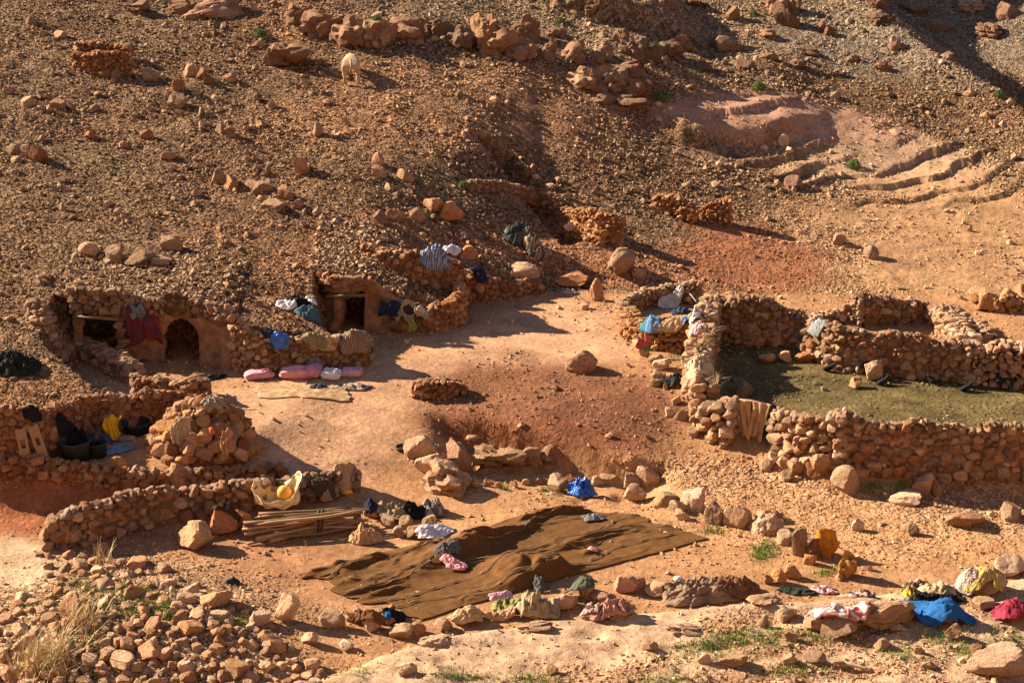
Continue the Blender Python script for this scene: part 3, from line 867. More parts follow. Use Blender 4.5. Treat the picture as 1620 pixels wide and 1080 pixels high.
# dwelling with the square door in the mud mound
W2 = [F(505, 520), F(527, 527), F(573, 526), F(640, 529), F(690, 524), F(712, 516)]
d2 = tag(empty('mound_dwelling', tuple(W2[1])), 'rounded mud dwelling with one dark square doorway and earth roof', 'dwelling')
c2 = polyline(W2)
panel(d2, 'mud_front', W2, [1.5, 1.65, 1.6, .95, .65, .3], [(c2[1] - .03, c2[2] + .03, 1.15, False)], thick=.4, bulge=.12, lean=.16)
roof_slab(d2, None, 0, world=[W2[0][:2] + (-.3, .2), W2[2][:2] + (1.3, .25), W2[2][:2] + (1.0, 3.8), W2[0][:2] + (-.3, 3.8)])
mesh_obj('lintel', *tube([(W2[1] + (-.15, -.14, 1.16)) - W2[1], (W2[2] + (.15, -.14, 1.18)) - W2[1]], [.05, .05]), M_WOOD, d2).color = (.16, .10, .06, 1)
stone_band(d2, W2, 1.42, 1.7, .08, PALRED, s1=.40, n=60)

# ------------------------------------------------------------------ drystone walls
wall('court_wall', 'stone wall on mud base beside the arched doorway, climbing to the roof', [(368, 584, 1.45), (394, 589, 1.2), (430, 588, 1.0)], .12, .4, PALPALE)
wall('court_wall', 'stone wall behind the row of pink and white sacks', [(428, 588, .98), (500, 586, .85), (560, 582, .75), (592, 578, .7)], .105, .36, PAL)
wall('parapet', 'row of stones along the roof edge above the square doorway', [(66, 450, .22), (110, 449, .25), (170, 446, .25), (260, 438, .22)], .085, .3, PAL, cat='stone row')
wall('flank_wall', 'tumbled stone flank left of the square doorway, stepping down the slope', [(48, 500, .45), (75, 530, .5), (120, 560, .45), (165, 585, .5), (205, 604, .5)], .12, .5, PALPALE, double=True)
wall('flank_wall', 'boulder wall in front of the arched court, ending in a round boulder', [(205, 622, .5), (250, 634, .55), (295, 640, .6), (330, 634, .6)], .15, .4, PAL)
wall('retaining_wall', 'shaded stone retaining wall behind the tub and piled clothes', [(-60, 748, 1.5), (0, 744, 1.5), (60, 735, 1.35), (110, 709, 1.15), (160, 684, .95), (250, 670, .8), (345, 657, .5)], .135, .4, PALRED)
wall('low_wall', 'low sunlit stone wall in front of the clothes yard, above red soil', [(-60, 752, .5), (60, 760, .55), (150, 772, .55), (215, 780, .55), (300, 776, .45), (390, 768, .45), (450, 762, .4)], .125, .4, PALRED)
wall('yard_wall', 'large-stoned wall around the near yard, left of the stick bundle', [(72, 868, .4), (112, 864, .85), (190, 848, .95), (260, 830, .85), (330, 818, .7), (400, 806, .7), (480, 792, .55), (572, 776, .55)], .15, .45, PAL)
wall('wing_wall', 'rounded stone end wall right of the mud mound dwelling', [(690, 524, .75), (718, 519, .95), (737, 510, 1.05), (728, 490, .95)], .10, .35, PALORG)
wall('roof_edge', 'low stone edge along the roof above the rounded end wall', [(640, 434, .2), (680, 445, .25), (712, 460, .3), (730, 474, .35)], .08, .3, PALORG, cat='stone row')
wall('terrace_wall', 'shaded stone terrace wall under the blue striped blankets', [(600, 418, .45), (645, 440, .8), (690, 455, 1.0), (740, 482, 1.15)], .11, .35, PALRED)
wall('terrace_wall', 'low stone wall running from the terrace to the big round boulder', [(742, 480, .95), (775, 476, .75), (805, 472, .55), (860, 463, .35)], .11, .35, PALRED)
wall('terrace_wall', 'short crumbling wall beside the round boulder above the mud dwelling', [(562, 402, .35), (585, 412, .4), (604, 420, .4)], .09, .35, PALRED)
wall('ruin_wall', 'long dark curved wall at the back of the sunken far ruin', [(745, 302, .35), (800, 306, .4), (850, 322, .5), (885, 340, .6)], .085, .3, PALGREY)
wall('ruin_wall', 'bright orange stone wall of the far ruin, lit from the side', [(888, 352, .5), (915, 366, .75), (950, 380, .95), (984, 390, 1.0)], .095, .35, PALORG)
wall('ruin_wall', 'small front wall of the far ruin under a pale pink cloth', [(882, 368, .3), (910, 378, .5), (950, 390, .5)], .09, .3, PALORG)
wall('broken_wall', 'collapsed orange stone wall standing alone on the slope', [(1032, 330, .45), (1060, 340, .7), (1095, 354, .6)], .09, .4, PALORG)
wall('broken_wall', 'short orange stone stub with a dark shaded hollow at its side', [(1108, 345, .4), (1130, 352, .75), (1155, 358, .9)], .09, .4, PALORG)
wall('cairn_wall', 'square orange stone shelter high on the hillside, front wall', [(116, 108, .55), (150, 119, .8), (180, 121, .85), (210, 120, .8)], .095, .4, PALORG)
wall('cairn_wall', 'back wall of the square shelter high on the hillside', [(122, 92, .5), (160, 88, .55), (205, 98, .5)], .095, .4, PALORG)
wall('stub_wall', 'short heap-like wall of small stones at the edge of the brown mound', [(652, 628, .35), (680, 630, .5), (705, 628, .45), (735, 622, .3)], .085, .4, PALRED, double=True)
# corral
wall('corral_wall', 'shaded near wall of the green-floored corral, glinting with sunlit gaps', [(1322, 750, 1.5), (1400, 756, 1.42), (1480, 760, 1.42), (1560, 764, 1.45), (1660, 768, 1.5), (1740, 770, 1.5)], .14, .32, PAL, core=.03)
wall('corral_wall', 'sunlit corral wall stub between the burlap gate and the long near wall', [(1216, 712, 1.0), (1262, 740, 1.35), (1326, 752, 1.6)], .15, .5, PALPALE)
wall('corral_wall', 'gatepost pile of big pale stones left of the burlap gate', [(1100, 682, .6), (1130, 700, 1.0), (1158, 704, 1.1)], .17, .6, PALPALE, double=True)
wall('corral_wall', 'sunlit side wall of the corral carrying rags and straw', [(1104, 668, 1.0), (1090, 628, 1.0), (1094, 590, 1.15), (1104, 556, 1.2), (1116, 528, 1.2)][::-1], .14, .6, PALPALE, double=True)
wall('corral_wall', 'shaded back wall of the corral with large stones at its foot', [(1112, 540, 1.3), (1150, 545, 1.4), (1210, 547, 1.35), (1272, 550, 1.0)], .13, .35, PAL)
wall('corral_wall', 'inner corral wall crossing behind the lone pale boulder', [(1270, 562, .95), (1320, 584, 1.2), (1420, 598, 1.2), (1522, 605, 1.15)], .125, .35, PAL)
wall('corral_wall', 'bright rubble wall closing the corral at its sunny end', [(1484, 520, .6), (1503, 560, .9), (1524, 604, 1.05), (1580, 610, 1.1), (1660, 614, 1.1)], .12, .6, PALPALE, double=True)
wall('pen_wall', 'shaded back wall of the small pen behind the corral', [(1350, 517, .95), (1400, 514, .85), (1466, 510, .55)], .125, .35, PAL)
wall('pen_wall', 'pale stone pier at the corner of the small pen behind the corral', [(1284, 520, .35), (1330, 515, .5), (1358, 520, 1.0)], .11, .4, PALPALE)
wall('pen_wall', 'pale wall between the small pen and the open slope', [(1470, 512, .5), (1490, 522, .7), (1530, 540, .6), (1560, 556, .6)], .12, .5, PALPALE, double=True)
wall('rag_pen', 'front of the small stone pen heaped with rags, facing the path', [(983, 508, .45), (992, 535, .6), (1030, 552, .75), (1075, 556, .85), (1108, 552, .9)], .10, .5, PALORG, double=True)
wall('rag_pen', 'back of the small stone pen heaped with rags', [(985, 500, .4), (1020, 486, .5), (1065, 478, .55), (1108, 482, .7)], .10, .4, PALPALE)
wall('rock_row', 'tumbled stones on the slope edge at the far side of the corral', [(1540, 488, .35), (1575, 494, .45), (1640, 492, .4)], .15, .4, PALORG, cat='stone row')
# domed stone store in the yard
pile('stone_hut', 'domed pile of stones hung with rags in the shaded clothes yard', 310, 746, 1.28, 1.08, .092, PALORG + PALRED, 'stone hut', Ry=1.05, cap=280)
PALRUB = [(.50, .34, .215), (.46, .29, .17), (.53, .385, .26), (.42, .25, .14), (.40, .285, .19)]
PALBAND = [(.22, .135, .085), (.19, .12, .075), (.24, .155, .10), (.19, .13, .088)]
# ------------------------------------------------------------------ boulders: notable ones with their own labels
B = boulder
B('tall pale boulder at the head of the cluster beside the cut bank', 665, 727, 54, 38, PALPALE)
B('upright brown boulder with a flat top right of the pale boulder cluster', 722, 740, 44, 42, PALRED)
B('small pointed boulder leaning between the clustered boulders', 680, 752, 46, 30, PALPALE)
B('broad grey lichen-covered rock in front of the boulder cluster', 708, 784, 96, 44, PALGREY, pool=CRAG)
B('flat grey ledge rock behind the row of small stones', 790, 745, 84, 30, PALGREY, pool=CRAG)
B('squarish shaded rock at the end of the ledge row', 845, 742, 42, 30, PALGREY)
B('squarish mottled rock beside the squarish shaded ledge rock', 874, 740, 38, 28, PALGREY)
B('low thin slab lying behind the flat grey ledge rock', 748, 703, 36, 12, PALGREY)
B('lone flat-topped boulder on the brown mound casting a long shadow', 920, 590, 50, 31, PALRED, pool=ROUND, rot=.2)
B('big rounded boulder on the slope above the path', 985, 438, 46, 38, PALGREY, pool=ROUND)
B('small grey rock leaning on the big rounded slope boulder', 1013, 446, 26, 20, PALGREY)
B('large round boulder at the end of the low terrace wall', 828, 454, 58, 28, PALGREY, pool=ROUND)
B('long low brown rock on the slope above the path', 905, 456, 62, 15, PALRED)
B('stack-like upright orange rock beside the far path', 945, 476, 22, 32, PALORG)
B('round brown boulder at the foot of the crumbling short wall', 574, 418, 32, 28, PALORG, pool=ROUND)
B('square orange block behind the blue striped blankets', 742, 412, 30, 20, PALORG)
B('pale block at the side of the blue plastic sheet', 884, 778, 36, 24, PALPALE)
B('large dark grey rock lying in the near yard shadow', 308, 872, 60, 40, PALGREY)
B('long brown rock behind the dark grey yard rock', 345, 850, 60, 40, PALRED)
B('rounded rock topped with dark wool in the near yard', 378, 838, 38, 30, PAL)
B('big pale pyramid boulder in front of the corral wall', 1338, 784, 50, 40, PALPALE)
B('brown block against the foot of the near corral wall', 1464, 785, 34, 30, PALRED)
B('upright narrow stone beside the brown block at the corral wall', 1482, 786, 18, 26, PALGREY)
B('flat pale slab lying in front of the near corral wall', 1434, 798, 58, 15, PALPALE)
B('broad shelving rock on the open ground near the frame edge', 1530, 838, 64, 22, PALPALE)
B('low rounded rock at the frame edge above the shelving rock', 1604, 826, 46, 24, PALPALE)
B('lone grey stone on the bare orange ground', 1443, 848, 24, 20, PALGREY)
B('small white stone on the bare orange ground', 1357, 840, 20, 17, [(.6, .5, .42)])
B('small dark angular stone alone on the sunny slope', 1328, 388, 24, 15, PALRED)
B('small round pale stone alone on the sunny slope', 1379, 410, 25, 18, PALPALE, pool=ROUND)
B('round pale boulder perched on the pink rock band', 1240, 232, 19, 17, PALPALE, pool=ROUND)
B('dark lumpy boulder below the pink rock band', 1256, 299, 28, 16, PALRED)
B('squared boulder on the left hillside with a dark shadow', 55, 258, 36, 26, PALRED)
B('mossy rounded boulder below the hillside shelter', 276, 174, 30, 24, PALGREY)
B('round boulder just above the mossy boulder', 283, 146, 22, 18, PALORG)
B('pale boulder at the end of the roof row above the arch court', 140, 408, 38, 20, PALPALE)
B('rounded boulder left of centre in the rock row above the roof', 178, 418, 32, 24, PALGREY)
B('broad dark outcrop in the rock row above the roof', 218, 424, 52, 24, PALGREY)
B('low outcrop at the end of the rock row above the roof', 250, 426, 34, 18, PALGREY)
B('pale humped rock behind the rock row above the roof', 268, 398, 40, 22, PALPALE)
B('round end boulder of the wall before the arched court', 312, 628, 40, 34, PALRED, pool=ROUND)
B('grey slab set upright in the shaded retaining wall', 180, 668, 42, 52, PALGREY, dfac=.3)
B('large rounded boulder in the low wall above the red soil', 183, 768, 46, 36, PALORG, pool=ROUND)
B('pale weathered boulder at the low end of the yard wall', 98, 866, 60, 42, PALPALE)
B('big rounded boulder at the top of the yard wall', 280, 776, 42, 36, PALPALE, pool=ROUND)
B('grey boulder at the stick end of the yard wall', 500, 790, 60, 34, PALGREY)
B('dark leaning block at the far tip of the yard wall', 550, 780, 46, 44, PALGREY)
B('upright spongy ochre rock in the border row', 1312, 884, 40, 48, [(.45, .22, .035), (.42, .20, .04)], pool=CRAG)
B('ochre pillar rock standing alone with a long shadow', 1344, 916, 38, 44, [(.47, .26, .08)], pool=CRAG)
B('tall split rock next to the spongy ochre rock', 1266, 882, 34, 44, PALGREY)
B('brown rock wedged behind the spongy ochre rock', 1290, 884, 26, 30, PALRED)
B('small brown stone at the foot of the split rock', 1284, 894, 22, 18, PALORG)
for px, py, w, h in [(1025, 775, 36, 36), (996, 778, 32, 24), (1004, 796, 36, 24), (1055, 800, 36, 22), (1072, 812, 26, 22), (1098, 808, 36, 34),
                     (1130, 830, 28, 32), (1168, 838, 40, 34), (1212, 850, 58, 30), (1222, 828, 36, 16), (1240, 862, 26, 20), (1080, 824, 20, 18), (962, 768, 24, 14), (945, 770, 22, 14)]:
    B('weathered tan stone in the border row between brown cloth and corral', px, py, w, h * .92, PALPALE, group='stones of the border row', name='border_stone', cat='stone', sink=.32, big=1.1, pool=BOULD + CRAG[:3])
for px, py, w, h in [(1232, 924, 26, 22), (1252, 918, 34, 20), (1215, 925, 18, 14), (1205, 660, 22, 12), (1275, 573, 30, 15), (1215, 576, 28, 14), (1246, 574, 26, 15)]:
    B('small brown block lying loose near walls and cloth', px, py, w, h, PALORG, group='loose small blocks', name='loose_block', cat='stone')
B('pale square boulder standing in the corral by the inner wall', 1381, 602, 34, 28, PALPALE, dfac=.9)
B('pale lone stone on the green corral floor', 1354, 615, 24, 15, PALPALE)
B('half shaded long stone inside the corral by the gate', 1178, 628, 34, 22, PALGREY)
B('great flat-faced stone at the shaded foot of the inner corral wall', 1190, 548, 34, 34, PALRED)
B('large brown stone low in the back corral wall', 1222, 548, 36, 26, PALRED)
B('great rounded stone under the sunlit corral wall stub', 1298, 758, 48, 34, PALGREY)
B('brown flat rock at the foot of the sunlit corral wall stub', 1288, 758, 36, 24, PALRED)
for px, py, w, h in [(1012, 552, 26, 14), (1020, 565, 24, 12), (1040, 572, 26, 13), (1048, 588, 28, 18), (1042, 600, 22, 12), (1040, 612, 22, 12)]:
    B('flat pale stone in the line below the rag pen', px, py, w, h, PALPALE, group='stones in a line below the rag pen', name='path_stone', cat='stone')
for px, py, w, h in [(1060, 660, 18, 14), (1078, 665, 20, 18), (1070, 640, 16, 12), (1096, 692, 22, 14), (1230, 728, 24, 20), (1222, 738, 22, 18), (1240, 745, 28, 20), (1260, 755, 30, 24), (1248, 762, 20, 16), (1212, 746, 20, 18)]:
    B('pale tumbled stone lying at the gate end of the corral', px, py, w, h, PALPALE, group='tumbled stones by the corral gate', name='tumbled_stone', cat='stone')
for px, py, w, h in [(345, 292, 26, 22), (363, 298, 30, 18), (395, 300, 24, 12), (413, 306, 38, 14), (450, 318, 28, 20), (430, 336, 42, 14), (415, 320, 18, 12), (470, 330, 24, 12),
                     (480, 278, 28, 30), (500, 217, 20, 20), (600, 264, 24, 24), (598, 282, 26, 16), (640, 288, 30, 16), (685, 338, 32, 22), (712, 352, 42, 26), (658, 350, 28, 18), (625, 352, 30, 18), (600, 352, 22, 18),
                     (300, 122, 24, 16), (318, 126, 20, 16), (165, 125, 22, 12), (185, 128, 22, 14), (235, 130, 30, 18), (330, 135, 18, 12), (365, 132, 24, 12), (400, 160, 18, 14), (350, 212, 20, 14), (365, 220, 24, 16),
                     (430, 172, 18, 12), (140, 220, 24, 10), (20, 245, 26, 12), (265, 255, 24, 12), (195, 235, 20, 10), (40, 170, 24, 14), (10, 150, 22, 14), (90, 172, 26, 12), (230, 220, 24, 12), (310, 310, 18, 10), (50, 40, 22, 12), (92, 60, 24, 10)]:
    B('weathered stone lying on the scree of the left hillside', px, py, w, h, PALRED + PALGREY, group='weathered stones on the left hillside', name='hillside_stone', cat='stone', pool=NB, sink=.32)
# rock band across the top
for px, py, w, h in [(285, 26, 70, 34), (335, 32, 90, 40), (215, 22, 50, 26), (462, 40, 34, 40), (480, 42, 30, 36), (505, 62, 70, 46), (560, 76, 66, 50), (598, 78, 60, 50), (640, 66, 80, 56), (690, 62, 76, 44), (735, 80, 50, 40)]:
    B('blocky brown crag of the rock band at the top of the slope', px, py, w, h, PALBAND, group='crags of the upper rock band', name='crag', cat='rock', pool=CRAG, sink=.42, big=1.15, hs=.72)
for px, py, w, h in [(765, 62, 40, 44), (785, 88, 58, 46), (788, 60, 26, 30), (828, 66, 60, 42), (832, 98, 56, 40), (868, 98, 26, 44), (905, 100, 50, 40), (945, 104, 30, 26), (956, 100, 36, 34), (880, 60, 34, 20), (985, 78, 36, 36), (1005, 92, 50, 40),
                     (1030, 100, 36, 30), (1060, 92, 44, 34), (1080, 80, 36, 28), (1000, 118, 60, 24), (940, 20, 30, 18), (905, 12, 30, 16), (1050, 10, 40, 20), (1100, 14, 36, 18)]:
    B('rounded brown crag in the jumbled middle of the upper rock band', px, py, w, h, PALBAND, group='rounded crags of the upper band', name='rounded_crag', cat='rock', pool=CRAG, sink=.40, big=1.1, hs=.75)
for px, py, w, h in [(930, 146, 50, 22), (968, 152, 60, 34), (1010, 160, 54, 34), (990, 178, 70, 20), (960, 170, 40, 16), (455, 108, 60, 26), (430, 106, 36, 20)]:
    B('knobbly grey outcrop on the slope below the rock band', px, py, w, h, PALBAND + PALGREY[2:3], group='knobbly outcrops below the rock band', name='outcrop', cat='rock', pool=CRAG, sink=.38, big=1.3)
for px, py, w, h in [(1245, 44, 34, 44), (1230, 20, 30, 26), (1252, 22, 30, 30), (1160, 32, 26, 24), (1152, 82, 40, 26), (1135, 76, 24, 16), (1300, 52, 18, 18), (1312, 58, 20, 16), (1215, 62, 36, 20), (1285, 90, 34, 18), (1220, 96, 30, 16),
                     (1265, 108, 28, 16), (1320, 122, 26, 14), (1395, 115, 30, 18), (1180, 110, 26, 14), (1110, 112, 30, 14), (1350, 100, 24, 14), (1420, 80, 24, 14), (1500, 95, 28, 14), (1570, 60, 40, 20), (1600, 30, 50, 24), (1540, 20, 40, 18), (1490, 50, 36, 16), (1450, 25, 40, 20), (1400, 40, 40, 18), (1390, 15, 24, 26)]:
    B('rough brown rock on the stony ridge at the top corner', px, py, w, h, PALBAND + PALGREY[:1], group='rocks of the stony ridge', name='ridge_rock', cat='rock', pool=CRAG + BOULD[:6], sink=.38, big=1.15, hs=.75)
for px, py, w, h in [(1565, 492, 40, 26), (1600, 490, 34, 28), (1620, 478, 40, 24), (1548, 475, 30, 16)]:
    B('orange brown rock in the small outcrop beyond the corral', px, py, w, h, PALORG, group='rocks of the outcrop beyond the corral', name='far_rock', cat='rock', pool=BOULD)

# ------------------------------------------------------------------ near rubble bank and rock lip
rub = tag(empty('rubble_bank', tuple(G(230, 1000))), 'bank of loose broken stones in the near corner with grass between', 'rubble bank', kind='thing')
ro = np.array(rub.location)
def in_poly(x, y, P):
    c = False
    for i in range(len(P)):
        (ax, ay), (bx, by) = P[i], P[(i + 1) % len(P)]
        if (ay > y) != (by > y) and x < (bx - ax) * (y - ay) / (by - ay) + ax: c = not c
    return c
RUBP = [(-40, 1100), (-40, 985), (70, 930), (60, 880), (110, 850), (170, 870), (230, 890), (320, 925), (400, 960), (430, 1000), (520, 1075), (520, 1100)]
pts = np.empty((300, 3)); n = 0
for q, cnt in ((50, 4), (39, 9), (30, 26), (23, 60), (18, 90), (14, 111)):
    tries = 0; k = 0
    while k < cnt and n < 300 and tries < 6000:
        tries += 1
        px, py = random.uniform(-40, 530), random.uniform(850, 1100)
        if not in_poly(px, py, RUBP): continue
        if py < 950 and random.random() < .45: continue
        w = q * random.uniform(.85, 1.15)
        if n and ((((pts[:n, 0] - px) / 1.0) ** 2 + ((pts[:n, 1] - py) / .62) ** 2) < (.36 * (pts[:n, 2] + w)) ** 2).any(): continue
        pts[n] = (px, py, w); n += 1; k += 1
        g = G(px, py); r = w * depth_at(g) / FPX / 2
        stone_at(rub, ro, (g[0], g[1], g[2] + r * .16), (random.gauss(0, .3), random.gauss(0, .3), random.uniform(0, 6.28)), (r * 1.1, r * .95, r * .8), PALRUB, BOULD[:8] if w > 30 else WALLST)
for px, py, w, h in [(450, 985, 46, 40), (520, 995, 48, 30), (585, 1000, 34, 24), (636, 1012, 40, 22), (660, 1005, 30, 18), (700, 1000, 30, 16), (560, 985, 26, 14), (740, 985, 44, 16), (610, 990, 30, 16), (490, 1020, 30, 18), (545, 1030, 26, 14)]:
    B('crumbly tan stone along the near edge of the brown cloth', px, py, w, h, PALPALE, group='stones along the near edge of the brown cloth', name='edge_stone', cat='stone')
for px, py, w, h in [(1290, 1000, 34, 22), (1245, 985, 40, 18), (1320, 1010, 74, 30), (1210, 992, 24, 18), (1370, 992, 60, 18), (1500, 990, 44, 26), (1510, 1012, 30, 22), (1395, 1030, 30, 16), (1552, 1044, 28, 26), (1535, 1052, 20, 14), (1560, 968, 36, 18), (1610, 985, 44, 20),
                     (1250, 1052, 30, 16), (1290, 1050, 36, 14), (1160, 1060, 50, 18), (1420, 1000, 20, 12), (1600, 1050, 40, 22), (1470, 1060, 24, 12), (1330, 1060, 28, 12), (1115, 1050, 22, 14), (870, 1068, 26, 12), (1250, 1015, 26, 14), (1455, 1035, 18, 12), (640, 1070, 40, 16), (1030, 1030, 28, 14)]:
    B('angular tan stone on the near rocky ground at the picture foot', px, py, w, h, PALPALE + PALGREY, group='angular stones on the near ground', name='ground_stone', cat='stone')
B('pale hollowed rock shelf beneath the bright blue cloth', 1400, 1000, 110, 40, PALGREY, pool=CRAG, rot=.1, dfac=.5, name='rock_shelf', cat='rock')
B('smooth pale rock sheet in the near corner below the red cloth', 1590, 1072, 120, 34, PALPALE, pool=ROUND, rot=.2, dfac=.6, name='rock_shelf', cat='rock')
B('pale rock under the yellow and grey striped scarf', 1560, 940, 70, 34, PALPALE, pool=ROUND)
B('tan rock at the side of the yellow scarf rock', 1600, 912, 50, 26, PALPALE)
for px, py, w, h in [(690, 1022, 60, 12), (850, 1000, 70, 12), (985, 985, 60, 12), (1090, 1004, 70, 14), (1215, 960, 60, 14)]:
    B('pale pitted rock ledge of the near crest below the brown cloth', px, py, w, h, PALPALE, group='pale ledges of the near crest', name='crest_rock', cat='rock', pool=CRAG, rot=.2, dfac=.7, sink=.43)
for px, py, w, h in [(930, 950, 40, 26), (985, 940, 46, 28), (1010, 938, 40, 22), (900, 965, 40, 22), (840, 978, 40, 18), (960, 958, 50, 22), (1040, 945, 40, 16)]:
    B('pinkish crumbled stone under the jacket and rags', px, py, w, h, [(.42, .25, .17), (.45, .30, .2)], group='stones under the rags', name='rag_stone', cat='stone')
for px, py, w, h in [(500, 840, 22, 18), (565, 835, 22, 16), (640, 838, 24, 20), (650, 852, 24, 16), (668, 850, 22, 18), (632, 850, 22, 16), (610, 835, 24, 18), (680, 838, 26, 20), (590, 820, 30, 20)]:
    B('tan stone in the little heap by the stick bundle', px, py, w, h, PALPALE, group='stones heaped by the stick bundle', name='heap_stone', cat='stone')
for px, py, w, h in [(900, 765, 18, 14), (770, 770, 14, 10), (790, 772, 16, 9), (812, 770, 14, 9), (832, 768, 15, 9), (850, 766, 14, 9), (868, 766, 14, 9), (750, 772, 18, 12), (735, 764, 22, 14)]:
    B('little rounded stone in the curved row below the ledge rocks', px, py, w, h, PALORG, group='little stones in the curved row', name='row_stone', cat='stone')


LANDMARKS = [('the square hillside shelter', 160, 100), ('the grazing donkey', 556, 117), ('the rock row above the roof', 210, 412), ('the arched doorway', 287, 545), ('the mud mound dwelling', 560, 470), ('the blue striped blankets', 700, 405),
             ('the dark clothes heap', 830, 380), ('the far ruin', 880, 340), ('the mossy boulder', 276, 165), ('the squared left boulder', 55, 245), ('the round bright green bush', 1045, 147), ('the dark green crag bush', 1040, 75), ('the yellow green bush', 595, 32),
             ('the small olive ridge bush', 1192, 20), ('the ridge shoulder bush', 1200, 135), ('the pink rock band', 1230, 195), ('the top corner', 1620, 0), ('the layered rock shelf', 1430, 262), ('the bright blue cloth', 1475, 965), ('the white patterned cloth', 1325, 955), ('the grey brown blanket', 1120, 920),
             ('the tan jacket', 845, 955), ('the crimson cloth', 1600, 958), ('the dry branch', 1350, 1057), ('the shaded gully', 1480, 60), ('the dark little bush', 412, 50), ('the top edge', 700, 0), ('the left frame edge', 0, 190), ('the bottom edge', 1000, 1080)]
def ordinal(k):
    o = 'first second third fourth fifth sixth seventh eighth ninth tenth eleventh twelfth thirteenth fourteenth fifteenth'.split()
    return o[k]
def place_labels():
    G_ = {}; used = set()
    for o in COL.objects:
        if o.parent is None and o.get('group') and o.type == 'MESH': G_.setdefault(o['group'], []).append(o)
    rows = {'stones of the border row': 'weathered tan stone, {} from the left in the border row beyond the brown cloth',
            'stones in a line below the rag pen': 'flat pale stone, {} from the top in the line below the rag pen',
            'stones along the near edge of the brown cloth': 'crumbly tan stone, {} from the left along the near edge of the brown cloth',
            'stones under the rags': 'pinkish crumbled stone under the jacket and rags, {} from the left',
            'little stones in the curved row': 'little rounded stone, {} from the left in the curved row below the ledge rocks',
            'stones heaped by the stick bundle': 'tan stone in the little heap by the stick bundle, {} from the left',
            'crags of the upper rock band': 'blocky brown crag, {} from the left in the rock band at the top',
            'slabs of the layered rock shelf': 'flat tan slab of the layered rock shelf, {} from the left',
            'knobbly outcrops below the rock band': 'knobbly outcrop on the slope below the rock band, {} from the left',
            'rocks of the outcrop beyond the corral': 'orange brown rock in the outcrop beyond the corral, {} from the left',
            'tumbled stones by the corral gate': 'pale tumbled stone at the gate end of the corral, {} from the left',
            'pale ledges of the near crest': 'pale pitted rock ledge of the near crest, {} from the left',
            'loose small blocks': 'small brown block lying loose among walls and cloth, {} from the left'}
    base = {'weathered stones on the left hillside': 'hillside stone', 'rounded crags of the upper band': 'rounded crag', 'rocks of the stony ridge': 'ridge rock', 'angular stones on the near ground': 'angular ground stone'}
    for g, L in G_.items():
        key = (lambda o: -o.location.y) if 'rag pen' in g else (lambda o: o.location.x / o.location.y)
        L.sort(key=key)
        if g in rows and len(L) <= 15:
            for k, o in enumerate(L): o['label'] = rows[g].format(ordinal(k))
        elif g in base:
            med = sorted(o.scale.x * o.scale.z for o in L)[len(L) // 2]
            for o in L:
                px, py = project(o.location.x, o.location.y, o.location.z)
                sz = 'large' if o.scale.x * o.scale.z > med * 1.5 else ('small' if o.scale.x * o.scale.z < med * .7 else 'middling')
                tall = 'upright' if o.scale.z > o.scale.x * .95 else ('flat' if o.scale.z < o.scale.x * .6 else 'blocky')
                lm = sorted(LANDMARKS, key=lambda q: (q[1] - px) ** 2 + (q[2] - py) ** 2)
                def rel(q):
                    dx, dy = px - q[1], py - q[2]
                    if abs(dx) > 2.2 * abs(dy): return ('right of ' if dx > 0 else 'left of ') + q[0]
                    if abs(dy) > 2.2 * abs(dx): return ('below ' if dy > 0 else 'above ') + q[0]
                    return ('below ' if dy > 0 else 'above ') + 'and ' + ('right of ' if dx > 0 else 'left of ') + q[0]
                cand = [f'{tall} {sz} {base[g]} {rel(lm[0])}', f'{tall} {sz} {base[g]} {rel(lm[0])}, close by', f'{tall} {sz} {base[g]} {rel(lm[1])}', f'{tall} {sz} {base[g]} between {lm[0][0]} and {lm[1][0]}',
                        f'{tall} {sz} {base[g]} between {lm[0][0]} and {lm[2][0]}'] + [f'{tall} {sz} {base[g]} {rel(lm[0])}, {ordinal(k)} from the left' for k in range(1, 12)]
                for t in cand:
                    if t not in used and len(t.split()) <= 16: break
                used.add(t); o['label'] = t
place_labels()
# ------------------------------------------------------------------ cloth and household things
def SRF(px, py):
    """first hit of the pixel ray with the built-up surface (ground, stones, cloth already placed)"""
    d = ray(px, py)
    X, Y, Z = d[0] * _ts, d[1] * _ts, CAM_Z + d[2] * _ts
    inside = (np.abs(X) < 16.9) & (Y > 24.1) & (Y < 68.9)
    surf = np.where(inside, hm(X, Y), gz(X, Y))
    k = int(np.argmax(Z < surf))
    return np.array([X[k], Y[k], surf[k]])
def blurmap(A, r):
    for _ in range(2):
        P = np.pad(A, r, 'edge'); c = np.cumsum(np.pad(P, ((1, 0), (0, 0))), 0); P = (c[2 * r + 1:] - c[:-2 * r - 1]) / (2 * r + 1)
        c = np.cumsum(np.pad(P, ((0, 0), (1, 0))), 1); A = (c[:, 2 * r + 1:] - c[:, :-2 * r - 1]) / (2 * r + 1)
    return A
def drape_base(cx, cy, R, r=2, smooth=2):
    i0 = max(int((cx - R - HX0) / HS), 0); j0 = max(int((cy - R - HY0) / HS), 0); k = int(2 * R / HS) + 2
    A = HM[j0:j0 + k, i0:i0 + k].copy()
    for _ in range(r):
        P = np.pad(A, 1, 'edge'); A = np.max([P[1:-1, 1:-1], P[2:, 1:-1], P[:-2, 1:-1], P[1:-1, 2:], P[1:-1, :-2]], 0)
    if smooth: A = blurmap(A, smooth)
    x0, y0 = HX0 + i0 * HS, HY0 + j0 * HS
    return lambda x, y: bil(A, x0, y0, HS, x, y)
